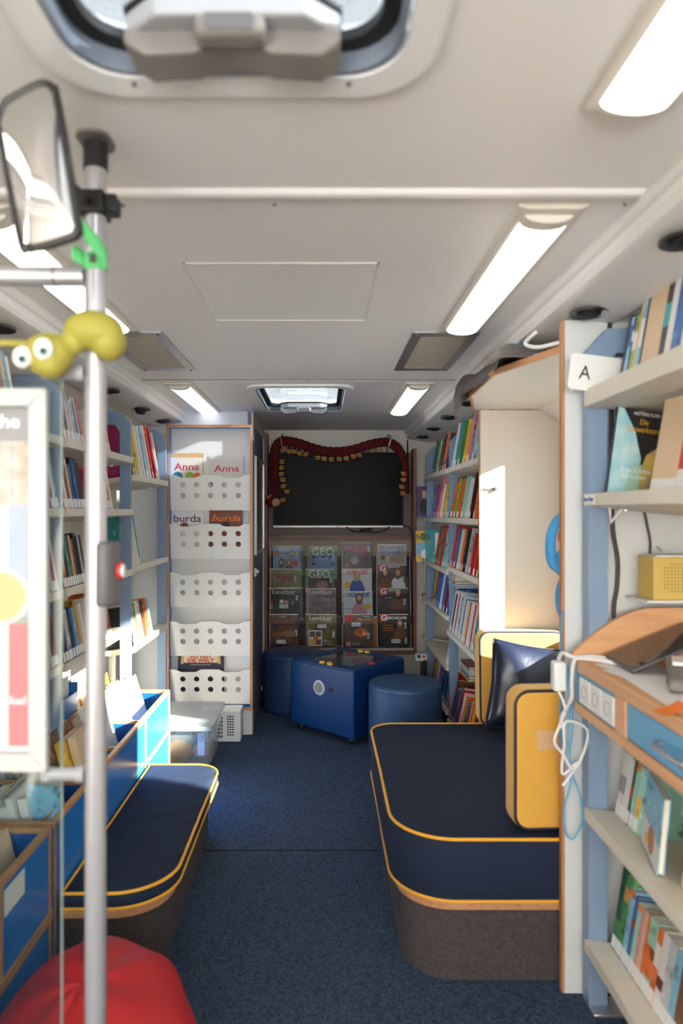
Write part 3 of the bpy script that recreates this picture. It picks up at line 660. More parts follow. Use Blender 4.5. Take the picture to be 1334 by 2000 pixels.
def outline(x0, y0, x1, y1, rnear, rfar, side):
    """plan outline with the aisle-side corners rounded; side=+1: the aisle is at x0, -1: at x1"""
    pts = []
    def arc(cx, cy, r, a0, a1):
        for k in range(13): a = R(a0 + (a1 - a0) * k / 12); pts.append((cx + r * math.cos(a), cy + r * math.sin(a)))
    if side > 0:
        arc(x0 + rnear, y0 + rnear, rnear, 270, 180); arc(x0 + rfar, y1 - rfar, rfar, 180, 90); pts += [(x1, y1), (x1, y0)]
    else:
        arc(x1 - rnear, y0 + rnear, rnear, 270, 360); arc(x1 - rfar, y1 - rfar, rfar, 0, 90); pts += [(x0, y1), (x0, y0)]
    return pts
def cushion(name, pts, z0, z1, m, parent, crown=.012):
    """upholstered slab: side walls with softly rounded rims and a slightly domed top"""
    cx = sum(p[0] for p in pts) / len(pts); cy = sum(p[1] for p in pts) / len(pts)
    dense = []
    for i in range(len(pts)):
        a = Vector(pts[i]); b = Vector(pts[(i + 1) % len(pts)]); n = max(1, int((b - a).length / .05))
        dense += [a.lerp(b, k / n) for k in range(n)]
    rings = [(0.0, z0), (.008, z0 + .012), (.012, (z0 + z1) / 2), (.008, z1 - .012), (0, z1)]
    vs = []; n = len(dense); ctr = Vector((cx, cy))
    for k, (o, z) in enumerate(rings):
        for p in dense:
            d = (p - ctr).normalized(); q = p + d * (o - .006); vs.append((q.x, q.y, z))
    fr = [.97, .93, .87, .8, .72, .63, .53, .42, .3, .18, .08]
    for k, f_ in enumerate(fr):
        for i, p in enumerate(dense):
            q = ctr + (p - ctr) * f_; d_ = (1 - f_ ** 3)
            wr = .0016 * math.sin(q.y * 48 + 5 * math.sin(q.x * 6)) * (1 if f_ < .95 else 0) * (1 + math.sin(q.x * 8))
            vs.append((q.x, q.y, z1 + .004 + crown * d_ + wr))
    vs.append((cx, cy, z1 + .004 + crown))
    fs = []; tot = len(rings) + len(fr)
    for k in range(tot - 1):
        for i in range(n): fs.append((k * n + i, k * n + (i + 1) % n, (k + 1) * n + (i + 1) % n, (k + 1) * n + i))
    for i in range(n): fs.append(((tot - 1) * n + i, (tot - 1) * n + (i + 1) % n, tot * n))
    fs.append(list(range(n)))
    o = MB().add(vs, fs).build(name, m, parent, ang=60)
    for zz, nm in ((z1, 'piping'), (z0, 'piping')):
        MB().tube([(p.x + (p - ctr).normalized().x * -.002, p.y + (p - ctr).normalized().y * -.002, zz + (.002 if zz == z1 else .002)) for p in dense], .0055, 8, True).build(nm, M_piping, o)
    return o

# right bench
bn = thing('upholstered_bench', 'deep navy cushioned bench with yellow piping on a grey carpeted base at the right', 'bench', (.68, 2.75, 0))
MB().prism(outline(.262, 2.185, 1.165, 3.33, .16, .10, 1), 2, 0.002, .232).build('carpeted_base', M_greycarpet, bn)
MB().prism(outline(.245, 2.172, 1.165, 3.345, .17, .11, 1), 2, .232, .256).build('wooden_rim', M_oak, bn, bevel=.003)
cushion('seat_cushion', outline(.226, 2.165, 1.160, 3.355, .20, .12, 1), .262, .458, M_navyfab, bn)
bn2 = thing('low_bench', 'low narrow bench with navy cushion and yellow piping at the left', 'bench', (-.66, 2.75, 0))
MB().prism(outline(-.826, 2.175, -.53, 3.22, .13, .10, -1), 2, .002, .212).build('carpeted_base', M_greycarpet, bn2)
MB().prism(outline(-.828, 2.16, -.505, 3.24, .17, .12, -1), 2, .212, .238).build('wooden_rim', M_oak, bn2, bevel=.003)
cushion('seat_cushion', outline(-.828, 2.155, -.490, 3.26, .19, .12, -1), .244, .292, M_navyfab, bn2, .010)

# yellow back cushions and navy pillow
def backcushion(label, cx, y0, z0_, w_, h_, d_, rz=0, tilt=0, tapeq=False):
    t = thing('back_cushion', label, 'cushion', (cx, y0, z0_), (R(tilt), 0, R(rz)), group='yellow back cushions on the bench')
    o = MB().prism(rrect(-w_ / 2, 0, w_ / 2, h_, .05, 8), 1, 0, d_).build('cover', M_yellowfab, t, world=False, bevel=.016, seg=4)
    for yy in (.004, d_ - .004):
        MB().tube([(a, yy, b) for a, b in rrect(-w_ / 2 + .006, .006, w_ / 2 - .006, h_ - .006, .046, 8)], .0055, 8, True).build('piping', M_navypipe, t, world=False)
    if tapeq: MB().box((-w_ / 2 + .075, -.0015, .26), (-w_ / 2 + .21, .002, .322)).build('fabric_patch', mat('beige_patch', (206, 172, 130), .8), t, world=False)
    return t
backcushion('yellow back cushion leaning against the cream panel at the far end', .955, 3.255, .474, .42, .455, .105, 0, -3)
backcushion('yellow back cushion with beige patch leaning at the near end', .835, 2.205, .474, .45, .455, .09, 4, 0, True)
# navy satin pillow
pl = thing('pillow', 'shiny navy pillow propped against the far yellow cushion', 'pillow', (.92, 3.10, .475), (R(-14), R(9), 0))
def pil(u, v, s):
    x = -.19 + .38 * u; z = .40 * v; e = max(0, (1 - (2 * u - 1) ** 4) * (1 - (2 * v - 1) ** 4))
    pinch = 1 - .06 * (1 - abs(2 * u - 1)) * abs(2 * v - 1) ; pz = 1
    return Vector((x * (1 - .07 * (1 - abs(2 * v - 1))), s * (.058 * e ** .6 + .006 * math.sin(9 * u + 7 * v) * e), .02 + z - .012 * math.sin(PI * u) * (2 * v - 1)))
g = MB(); g.grid(lambda u, v: pil(u, v, -1), 24, 24); g.grid(lambda u, v: pil(u, v, 1), 24, 24)
pb = g.build('cover', M_navysat, pl, world=False, merge=True, ang=80)
ed = [pil(u, 0, 0) for u in [k / 12 for k in range(12)]] + [pil(1, v, 0) for v in [k / 12 for k in range(12)]] + [pil(1 - u, 1, 0) for u in [k / 12 for k in range(12)]] + [pil(0, 1 - v, 0) for v in [k / 12 for k in range(12)]]
MB().tube(ed, .004, 6, True).build('seam', M_navypipe, pl, world=False)

# ------------------------------------------------------------------ right side panels and overhead board
t = thing('side_panel', 'tall pale grey side panel with wood edge, nearest at the right', 'panel', (.96, 2.14, 0))
B((.752, 2.128, 0), (1.178, 2.154, 2.098)).build('board', M_greywhite, t)
B((.743, 2.128, 0), (.752, 2.154, 2.098)).build('edge_strip', M_oakz, t, bevel=.002)
MB().ball((.775, 2.1275, 1.88), (.006, .003, .006)).build('cover_cap', M_white, t)
t = thing('end_panel', 'cream panel standing behind the far yellow cushion', 'panel', (.98, 3.41, 0))
B((.782, 3.400, 0), (1.178, 3.424, 2.008)).build('board', M_cream, t)
B((.776, 3.400, 0), (.782, 3.424, 2.008)).build('edge_strip', M_oakz, t)
hk = MB().box((.80, 3.392, 1.612), (.86, 3.399, 1.618)).box((.85, 3.385, 1.605), (.862, 3.399, 1.624)).build('small_latch', M_dgrey, t)
ob = thing('overhead_board', 'cream overhead board with wood edge above the bench', 'board', (.9, 2.8, 2.01))
poly = [(1.178, 2.156), (.762, 2.156), (.640, 2.54), (.652, 3.00), (.748, 3.398), (1.178, 3.398)]
MB().prism(poly, 2, 2.010, 2.028).build('board', M_cream, ob)
MB().prism([(1.178, 2.156), (.757, 2.156), (.632, 2.54), (.644, 3.02), (.745, 3.420), (.752, 3.398), (.652, 3.00), (.640, 2.54), (.762, 2.156)], 2, 2.008, 2.030).build('edge_strip', M_oak, ob)

# grey cloth lying crumpled on the board
def clothf(u, v):
    y = 2.38 + .86 * v; x = .62 + .26 * u + .03 * math.sin(v * 7)
    hh = .030 + .042 * math.sin(PI * u) * (.45 + .55 * math.sin(PI * min(1, v * 1.1))) + .012 * math.sin(v * 19 + u * 6) + .009 * math.sin(u * 16 - v * 9)
    if v > .62: hh += .02 * (v - .62)
    z = 2.030 + max(.002, hh * (1 if 0 < u < 1 else .1) * (1 if v > .02 else .2))
    if u < .16: z -= (.16 - u) * .22 * min(1, v * 2); x -= .012
    if v > .9: z -= (v - .9) * .6 * (1 - u)
    return Vector((x, y, z))
cl = MB().grid(clothf, 30, 60)
co = tag(cl.build('crumpled_cloth', M_cloth, ang=80), 'crumpled grey cloth lying on the overhead board', 'cloth')
sm = co.modifiers.new('thick', 'SOLIDIFY'); sm.thickness = .006; sm.offset = 1
cable([(.715, 2.30, 2.105), (.70, 2.37, 2.085), (.715, 2.28, 2.05), (.76, 2.20, 2.045), (.80, 2.26, 2.055), (.78, 2.36, 2.045)], .007, M_white, 'white cable coiled on the overhead board beside the panel')
cable([(.722, 2.50, 2.125), (.720, 2.46, 2.09), (.735, 2.40, 2.055), (.775, 2.33, 2.045)], .004, mat('cable_blue', (40, 130, 190), .4), 'short blue cable dropping behind the cove onto the overhead board')

# ------------------------------------------------------------------ left: magazine cabinet
t = thing('magazine_cabinet', 'tall blue cabinet with wood frame and five white perforated pockets', 'cabinet', (-.76, 4.60, .18))
X0, X1, Z0, Z1, YA, YC = -1.050, -.472, .178, 2.082, 4.55, 4.645
B((X0, YC - .012, Z0), (X1, YC, Z1)).build('back_panel', mat('cab_back', (224, 222, 220), .5), t)
e = .018
for a, b, nm in (((X0, YA + .008, Z0), (X0 + e, YC - .012, Z1), 'side_board'), ((X1 - e, YA + .008, Z0), (X1, YC - .012, Z1), 'side_board'), ((X0 + e, YA + .008, Z0), (X1 - e, YC - .012, Z0 + e), 'bottom_board'), ((X0 + e, YA + .008, Z1 - e), (X1 - e, YC - .012, Z1), 'top_board')):
    B(a, b).build(nm, M_blue, t)
B((X0, YA, Z0), (X0 + e, YA + .008, Z1)).build('edge_strip', M_oakz, t); B((X1 - e, YA, Z0), (X1, YA + .008, Z1)).build('edge_strip', M_oakz, t)
B((X0 + e, YA, Z0), (X1 - e, YA + .008, Z0 + e)).build('edge_strip', M_oakx, t); B((X0 + e, YA, Z1 - e), (X1 - e, YA + .008, Z1)).build('edge_strip', M_oakx, t)
PT = [1.750, 1.423, 1.098, .770, .448]
def pocket(z):
    w2 = (X1 - X0) / 2 - e - .002; h_ = .238
    top = []
    for k in range(41):
        u = -1 + 2 * k / 40; au = abs(u)
        def ss(a, b, x_): q = min(1, max(0, (x_ - a) / (b - a))); return q * q * (3 - 2 * q)
        dip = ss(.20, .38, au) * (1 - ss(.70, .88, au))
        top.append((u * w2, h_ - .018 * dip))
    loop = [(-w2, 0)] + [(w2, 0)] + top[::-1]
    holes = [circ(-w2 * .68 + k * w2 * .345, h_ - .066 - j * .072, .0185, 20) for k in range(5) for j in (0, 1)]
    M = Matrix.Translation(((X0 + X1) / 2, YA + .052, z - h_)) @ Matrix.Rotation(R(7), 4, 'X') @ XZ
    p = MB().shape([loop] + holes, M, .006).build('pocket_front', mat('pocket_white', (232, 230, 228), .4), t, smooth=False)
    B((X0 + e, YA + .054, z - h_), (X1 - e, YC - .013, z - h_ + .004)).build('pocket_floor', MATS['pocket_white'], p)
    MB().ball((-.76, YA + .045, z - h_ + .012), (.003, .003, .003)).build('screw', M_dgrey, p)
for z in PT: pocket(z)
def sleeve(x, z, w_, h_, y, label, ttl, tm, shear, base, extra=None, back=None, wt=None, ht=.03, tz=.09):
    g_ = thing('magazine', label, 'magazine', (x, y, z), (R(-.6), 0, 0))
    B((-w_ / 2 + .002, 0, .001), (w_ / 2 - .002, .010, h_ - .02)).build('pages', M_paper, g_, world=False)
    B((-w_ / 2, -.001, 0), (w_ / 2, .0, h_ - .02)).build('cover', base, g_, world=False)
    if back: B((-w_ / 2 - .004, .0105, 0), (w_ / 2 + .004, .014, h_ + .012)).build('sleeve', back, g_, world=False)
    title(g_, ttl, -(wt or w_ * .84) / 2, h_ - tz, wt or w_ * .84, ht, tm, shear, .01)
    if extra: extra(g_)
    return g_
card = mat('cardboard', (206, 170, 120), .8); pearl = mat('pearl_sleeve', (214, 214, 212), .4)
MG = mat('ink_magenta', (200, 50, 80), .5); AUB = mat('ink_aubergine', (110, 40, 90), .5)
def fx(cols):
    def f(g_):
        for (a, b, r_, cc) in cols: patch(g_, [circ(a, b, r_, 16)], cc, .002 + r_ * .02)
    return f
sleeve(-.925, 1.572, .215, .315, YA + .060, 'craft magazine with red title in a brown cardboard sleeve, top pocket left', 'Anna', MG, 0, mat('cov_cream', (224, 216, 208), .5), fx([(-.06, .165, .035, TB), (.02, .17, .03, mat('ink_lime', (150, 170, 60), .5)), (.07, .165, .03, OR)]), card, .17, .048, .105)
sleeve(-.655, 1.572, .225, .30, YA + .060, 'craft magazine with pink title in a clear sleeve, top pocket right', 'Anna', MG, 0, mat('cov_greycream', (206, 200, 196), .5), fx([(-.07, .14, .04, BR)]), pearl, .17, .045, .10)
sleeve(-.92, 1.222, .215, .345, YA + .060, 'pattern magazine with purple title in a white sleeve, second pocket', 'burda', AUB, 0, mat('cov_white', (228, 224, 222), .5), fx([(-.02, .178, .03, BR), (-.02, .182, .018, PERS)]), mat('white_sleeve', (236, 236, 238), .5), .185, .05, .135)
sleeve(-.66, 1.232, .225, .31, YA + .060, 'pattern magazine with slanted orange title, second pocket right', 'burda', OR, .4, mat('cov_brown', (120, 64, 46), .5), fx([(.0, .172, .03, DK), (0, .178, .016, PERS)]), pearl, .20, .045, .105)
g_ = thing('book', 'dark cookbook with red title on a paper scroll in the bottom pocket', 'book', (-.83, YA + .061, .216), (R(-1), 0, 0))
B((-.155, 0, 0), (.155, .014, .345)).build('cover', mat('cov_ink', (50, 48, 66), .5), g_, world=False)
patch(g_, [[(-.11, .265), (.11, .265), (.12, .29), (.105, .325), (-.105, .325), (-.125, .30)]], mat('scroll_paper', (222, 200, 170), .7), .001)
patch(g_, [[(-.135, .255), (-.115, .26), (-.11, .33), (-.13, .33)]], card, .0014); patch(g_, [[(.135, .255), (.115, .26), (.11, .33), (.13, .33)]], card, .0014)
title(g_, 'SO ISST', -.075, .297, .15, .027, RD, 0, .03); title(g_, 'DIE WELT', -.09, .266, .18, .027, RD, 0, .03)
title(g_, 'Kinderrezepte aus aller Welt', -.065, .248, .13, .008, W_)

# partition beside the cabinet, with its doors frame, framed notice and catch
pt = MB().prism([(4.675, 0), (5.735, 0), (5.735, CE), (4.675, CE)], 0, -.520, -.494)
struct(pt.build('wall_partition', mat('bluegrey_partition', (106, 116, 134), .5)))
struct(B((XL, 4.675, 0), (-.520, 4.70, CE)).build('wall_divider', mat('palegrey_wall', (206, 208, 212), .5)))
tr = MB().box((-.494, 4.675, 0), (-.482, 4.72, CE)).box((-.494, 5.55, 0), (-.484, 5.60, CE)).box((-.494, 4.72, CE - .09), (-.484, 5.55, CE))
struct(tr.build('trim_11', mat('cream_frame', (206, 196, 182), .5)))
struct(B((-.565, 4.60, 0), (-.48, 4.674, .176)).build('trim_12', M_cove))
t = thing('notice_frame', 'aluminium framed notice hanging on the blue-grey partition', 'picture frame', (-.49, 5.2, 1.2))
fm = MB().box((-.494, 4.85, 1.19), (-.474, 4.872, 1.90)).box((-.494, 5.47, 1.19), (-.474, 5.492, 1.90)).box((-.494, 4.872, 1.19), (-.476, 5.47, 1.212)).box((-.494, 4.872, 1.878), (-.476, 5.47, 1.90))
fm.build('frame', M_alu, t, bevel=.002)
B((-.493, 4.872, 1.212), (-.486, 5.47, 1.878)).build('print', mat('dim_print', (70, 62, 72), .4, noise=((150, 110, 80), 5, .15)), t)
t = thing('door_catch', 'small white catch knob on the partition below the notice', 'catch', (-.49, 4.87, 1.08))
MB().box((-.494, 4.85, 1.04), (-.478, 4.88, 1.10)).build('plate', M_white, t, bevel=.003); MB().cyl((-.478, 4.865, 1.075), (-.462, 4.865, 1.075), .012).build('knob', M_white, t, bevel=.003)

# heater box beside the cabinet foot
t = thing('heater_box', 'small white box with ventilation slots below the blue cabinet', 'heater', (-.66, 4.52, 0))
B((-.80, 4.445, .002), (-.54, 4.59, .205)).build('casing', M_white, t, bevel=.006)
q = MB()
for k in range(7):
    for j in range(6): q.box((-.75 + k * .014 - (0), 4.4435, .03 + j * .024), (-.75 + k * .014 + .008, 4.4455, .046 + j * .024))
for k in range(3):
    for j in range(8): q.box((-.628 + k * .016, 4.4435, .045 + j * .017), (-.617 + k * .016, 4.4455, .053 + j * .017))
q.build('slots', M_black, t, smooth=False)

# translucent storage box
t = thing('storage_box', 'translucent plastic storage box with lid on the carpet by the cabinet', 'storage box', (-.80, 4.13, 0))
sb = MB()
def ringz(x0, y0, x1, y1, z): return [(a, b, z) for a, b in rrect(x0, y0, x1, y1, .03, 5)]
R0 = ringz(-.955, 3.965, -.672, 4.355, .004); R1 = ringz(-.985, 3.905, -.645, 4.40, .268); n = len(R0)
I0 = ringz(-.951, 3.969, -.676, 4.351, .008); I1 = ringz(-.981, 3.909, -.649, 4.396, .268)
sb.add(R0 + R1 + I1 + I0, [list(range(n))[::-1]] + [(k * n + i, k * n + (i + 1) % n, (k + 1) * n + (i + 1) % n, (k + 1) * n + i) for k in range(3) for i in range(n)] + [list(range(3 * n, 4 * n))])
sb.build('tub', M_frost, t)
MB().shape([rrect(-.998, 3.885, -.632, 4.415, .035)], Matrix.Translation((0, 0, .270)), .006).shape([rrect(-.998, 3.885, -.632, 4.415, .035), rrect(-.985, 3.898, -.645, 4.402, .03)], Matrix.Translation((0, 0, .252)), .0175).build('lid', M_frost2, t)
B((-.725, 3.926, .10), (-.685, 3.929, .225)).build('paper_label', mat('label_pale', (206, 212, 224), .6), t)
tag(MB().ball((-.86, 4.07, .075), (.075, .07, .065)).build('toy_ball', mat('mustard_plastic', (222, 150, 24), .4)), 'mustard yellow toy inside the translucent storage box', 'toy')
tag(MB().ball((-.75, 4.15, .05), (.05, .06, .04)).build('toy_ball', mat('pinkish_plastic', (210, 150, 150), .4)), 'pinkish toy inside the translucent storage box', 'toy')
tag(MB().box((-.90, 4.12, .012), (-.80, 4.30, .16)).build('toy_box', mat('bluegreen_box', (92, 140, 150), .5), bevel=.01), 'blue-green pack behind the yellow toy in the storage box', 'toy')

# ------------------------------------------------------------------ bookcases
def upright(parent, s, xf, y, ztop, zfoot=0.0, th=.022):
    """C-shaped transverse frame; s=+1: right side, -1: left; xf = front edge"""
    d = s; xb = (XR - .003) if s > 0 else (XL + .003)
    arm = ztop - .10; c = .05
    pts = [(xf, zfoot), (xf, ztop - .065), (xf + d * .06, ztop), (xb, ztop - .0), (xb, ztop - .075), (xf + d * .085, ztop - .075), (xf + d * .058, ztop - .11), (xf + d * .058, zfoot)]
    o = MB().prism(pts, 1, y - th / 2, y + th / 2).build('upright', M_upright, parent, bevel=.0015)
    # cream rear post on the wall
    x0, x1 = sorted((xb, xb - d * .05)); B((x0, y - th / 2, zfoot), (x1, y + th / 2, ztop - .076)).build('rear_post', M_shelf, o)
    return o
TILT = 9
def shelf(parent, s, xf, y0, y1, ztop, depth=.27, lip=.032, riser=.11, sag=0):
    d = s; xb = xf + d * depth
    g = MB()
    dz = depth * math.tan(R(TILT)); rs = riser * math.tan(R(TILT))
    g.prism([(xf, ztop), (xf, ztop - lip), (xf + d * .02, ztop - lip - .004), (xb, ztop - .022 - dz), (xb, ztop - dz)], 1, y0 + .002, y1 - .002)
    if riser: g.prism([(xb, ztop - .022 - dz), (xb + d * .012, ztop - .022 - dz), (xb + d * (.012 + rs), ztop + riser - dz), (xb + d * rs, ztop + riser - dz)], 1, y0 + .002, y1 - .002)
    o = g.build('shelf', M_shelf, parent, bevel=.0012)
    MB().cyl((xf + d * .10, y0 + .06, ztop - .052), (xf + d * .10, y0 + .06, ztop - .036), .010, 12).cyl((xf + d * .10, y1 - .06, ztop - .052), (xf + d * .10, y1 - .06, ztop - .036), .010, 12).build('shelf_fixing', M_alu, o)
    return o
LXF, RXF = -1.020, .820
bl = thing('bookcase', 'long left bookcase of grey-blue uprights and cream shelves', 'bookcase', (-1.2, 3.1, .5))
LU = [1.80, 2.66, 3.62, 4.43]
for y in LU: upright(bl, -1, LXF, y, 2.035, .61 if y < 4 else 0)
LS = {0: [1.79, 1.515, 1.20, .915], 1: [1.788, 1.515, 1.20, .905], 2: [1.70, 1.212, .782]}
for b, zs in LS.items():
    for z in zs: shelf(bl, -1, LXF - .005 + .02, LU[b] + .011, LU[b + 1] - .011, z)
br = thing('bookcase', 'far right bookcase of grey-blue uprights between cream panel and rack', 'bookcase', (1.0, 4.6, .1))
RU = [3.47, 4.46, 5.44]
for y in RU: upright(br, 1, RXF, y, 2.02)
RS = {0: [1.785, 1.465, 1.152, .735, .16], 1: [1.785, 1.463, 1.122, .822, .492, .20], 2: [1.46, 1.11, .80, .50]}
RBY = [(3.481, 4.449), (4.471, 5.429), (5.451, 5.575)]
for b, zs in RS.items():
    for z in zs: shelf(br, 1, RXF - .018, RBY[b][0], RBY[b][1], z, riser=.11 if b < 2 else .05)
bn_ = thing('bookcase', 'near right bookcase with grey-blue upright beside the white panel', 'bookcase', (.98, 1.6, .1))
upright(bn_, 1, .800, 2.085, 2.055, th=.05); upright(bn_, 1, .800, .80, 2.055, th=.05)
NY0, NY1 = .825, 2.06
NS = [1.868, 1.555, .612, .215]
for z, lp in zip(NS, (.052, .036, .036, .034)): shelf(bn_, 1, .785, NY0, NY1, z, .275, lp, .12)
B((.80, 2.02, .0), (.90, 2.10, .012)).build('foot_plate', M_alu, bn_, bevel=.003)

# ------------------------------------------------------------------ books
PAL = {'white': (226, 224, 220), 'cream': (222, 208, 184), 'grey': (150, 150, 152), 'black': (34, 32, 36), 'red': (190, 42, 40), 'orange': (224, 110, 48), 'yellow': (230, 180, 60),
       'green': (70, 132, 66), 'lime': (148, 172, 68), 'teal': (52, 150, 156), 'light blue': (130, 188, 216), 'blue': (48, 104, 170), 'navy': (36, 50, 88), 'purple': (92, 66, 124),
       'pink': (214, 130, 150), 'magenta': (176, 50, 110), 'brown': (116, 76, 52), 'beige': (208, 182, 150), 'mint': (150, 200, 184), 'dark red': (120, 30, 36), 'dark green': (36, 78, 60), 'ochre': (190, 140, 60), 'silver': (186, 190, 196)}
BM = {}
def bmat(cn):
    if cn in BM: return BM[cn]
    c = PAL[cn]
    m = bpy.data.materials.new('book_cover_' + cn.replace(' ', '_')); m.use_nodes = True; nt = m.node_tree; b = nt.nodes['Principled BSDF']; b.inputs['Roughness'].default_value = .35
    oi = nt.nodes.new('ShaderNodeObjectInfo'); tc = nt.nodes.new('ShaderNodeTexCoord'); n = nt.nodes.new('ShaderNodeTexNoise'); n.noise_dimensions = '4D'; n.inputs['Scale'].default_value = 22; n.inputs['Detail'].default_value = 2
    mu = nt.nodes.new('ShaderNodeMath'); mu.operation = 'MULTIPLY'; mu.inputs[1].default_value = 60
    r = nt.nodes.new('ShaderNodeValToRGB')
    if cn in ('beige', 'cream', 'white'):
        BM[cn] = mat('book_cover_' + cn, c, .45); return BM[cn]
    alt = [(min(255, v + 60), min(255, w_ + 50), min(255, u + 40)) for v, w_, u in [c]][0]; dk = tuple(int(v * .55) for v in c)
    r.color_ramp.elements[0].position = .30; r.color_ramp.elements[0].color = (*srgb(dk), 1)
    r.color_ramp.elements[1].position = .44; r.color_ramp.elements[1].color = (*srgb(c), 1)
    for p, cc in ((.60, c), (.70, alt)): e_ = r.color_ramp.elements.new(p); e_.color = (*srgb(cc), 1)
    hs_ = nt.nodes.new('ShaderNodeHueSaturation'); m2 = nt.nodes.new('ShaderNodeMapRange'); m2.inputs[3].default_value = .85; m2.inputs[4].default_value = 1.12
    L = nt.links.new
    L(oi.outputs['Random'], mu.inputs[0]); L(mu.outputs[0], n.inputs['W']); L(tc.outputs['Object'], n.inputs['Vector']); L(n.outputs['Fac'], r.inputs[0])
    L(oi.outputs['Random'], m2.inputs[0]); L(m2.outputs[0], hs_.inputs['Value']); L(r.outputs[0], hs_.inputs['Color']); L(hs_.outputs[0], b.inputs['Base Color'])
    BM[cn] = m; return m
BOOKS = []   # (object, colour, thickness, height, place, index in row)
def book(cn, t, h, d, loc, rz, lean=0, sticker=True, place='', idx=0, nb=None, label=None, group=None, band=None, tip=0, hard=None):
    hard = (h > .2 and t > .01) if hard is None else hard
    k = .003 if hard else .0006; cv = .0022 if t > .008 else .001
    z = loc[2] + (t * math.sin(lean) if lean > 0 else 0)
    g = MB().box((0, 0, 0), (cv, d, h)).box((t - cv, 0, 0), (t, d, h)).box((cv, 0, 0), (t - cv, .0022, h))
    import bmesh
    me = bpy.data.meshes.new('book'); me.from_pydata([tuple(p) for p in g.v], [], g.f); bm = bmesh.new(); bm.from_mesh(me); bmesh.ops.recalc_face_normals(bm, faces=bm.faces); bm.to_mesh(me); bm.free()
    me.materials.append(bmat(cn)); o = bpy.data.objects.new('book', me); col.objects.link(o)
    o.location = (loc[0], loc[1], z); o.rotation_euler = (tip, lean, rz)
    B((cv, .0022, k), (t - cv, d - k, h - k)).build('pages', M_paper, o, world=False, smooth=False)
    if sticker:
        MB().box((.0008, -.0008, .004), (t - .0008, .0, .040)).build('spine_sticker', M_sticker, o, world=False, smooth=False)
    if band:
        MB().box((.0004, -.0009, band[1]), (t - .0004, .0, band[2])).build('spine_band', bmat(band[0]), o, world=False, smooth=False)
    o['category'] = 'book'
    if label: o['label'] = label
    else: BOOKS.append((o, cn, t, h, place, idx))
    if group: o['group'] = group
    return o
def row(s, xf, ya, yb, z, spec, lean, hr, dr, tr, place, seed=1, start=None, set_back=.012, sticker=True, group=None, gap=0):
    """s side; on the left the row runs away from the camera from ya, on the right towards the camera from yb"""
    rnd = random.Random(seed); lean = R(lean); p = start or 0; n = 0
    names = spec.split(',') if isinstance(spec, str) else spec
    for cn in names:
        cn = cn.strip()
        if not cn: continue
        if cn[0] == '+': p += float(cn[1:]); continue
        f_ = 1
        while cn[0] in '*/':                      # * thick, / thin
            f_ *= 1.7 if cn[0] == '*' else .5; cn = cn[1:]
        t = rnd.uniform(*tr) * f_; h = rnd.uniform(*hr); d = rnd.uniform(*dr)
        le = lean + R(rnd.uniform(-.8, .8)) * 0
        x = xf + s * set_back; z_ = z + .0008 - set_back * math.tan(R(TILT))
        if s < 0:
            if n == 0 and start is None: p = h * math.sin(lean) + .004
            y = ya + p; book(cn, t, h, d, (x, y, z_), R(90), -le, sticker, place, n, group=group, tip=R(-TILT))
        else:
            if n == 0 and start is None: p = .01
            y = yb - p; book(cn, t, h, d, (x, y, z_), R(-90), le, sticker, place, n, group=group, tip=R(-TILT))
        p += t / math.cos(lean) + .0006 + gap * rnd.uniform(.6, 1.4); n += 1
        if p > (yb - ya) - .004 - (h * math.sin(lean) if s > 0 else 0): break
lx = LXF + .015
tb = (.008, .016); kid = (.15, .20)
# left, middle bay
tb = (.016, .024)
row(-1, lx, 2.671, 3.609, 1.788, 'yellow,purple,/white,silver,/white,grey,blue,/white,red,+.20,/white,light blue,grey,light blue,orange,yellow', 3, (.17, .20), kid, tb, 'top shelf, left middle bay', 2, gap=.006)
row(-1, lx, 2.671, 3.609, 1.515, 'red,white,brown,beige,blue,black,blue,black,black,+.22,magenta,pink,light blue,pink,orange,white', 3, (.18, .22), kid, tb, 'second shelf, left middle bay', 3, gap=.006)
row(-1, lx, 2.671, 3.609, 1.20, 'black,orange,black,teal,brown,beige,brown,black,black,silver,black', 2, (.19, .22), kid, tb, 'third shelf, left middle bay', 4, gap=.005)
row(-1, lx, 2.671, 3.609, .905, 'black,navy,*silver,black,blue,light blue,ochre,beige,white,+.22,white,lime,orange,red,brown', 2, (.20, .23), kid, tb, 'fourth shelf, left middle bay', 5, gap=.005)
row(-1, lx, 1.811, 2.649, 1.790, 'lime,cream,orange,grey,beige,light blue,white', 3, (.22, .25), kid, tb, 'top shelf, left near bay behind glass', 6, start=.32)
for z, q, sp in ((1.515, 'second', 'magenta,white,light blue'), (1.20, 'third', 'silver,magenta,white'), (.915, 'fourth', 'silver,dark red,dark red')):
    row(-1, lx, 1.811, 2.649, z, sp, 2, (.20, .23), kid, (.018, .026), q + ' shelf, left near bay behind glass', int(z * 100), start=.745)
# left, far bay
row(-1, lx, 3.631, 4.419, 1.70, 'magenta,lime,yellow,white,white,*light blue,white,*red,*red,/white', 3, (.29, .33), (.20, .24), (.014, .022), 'top shelf, left bay by the cabinet', 8, start=.03, gap=.045)
row(-1, lx, 3.631, 4.419, 1.212, 'white,/teal', 3, (.26, .28), (.17, .2), (.018, .024), 'middle shelf, left bay by the cabinet', 9, start=.13, gap=.02)
row(-1, lx, 3.631, 4.419, .782, 'black,white,grey,lime,white,silver,+.06,*brown,*orange,*light blue', 2, (.20, .24), (.15, .2), (.012, .018), 'lowest shelf, left bay by the cabinet', 10, start=.03, gap=.02)
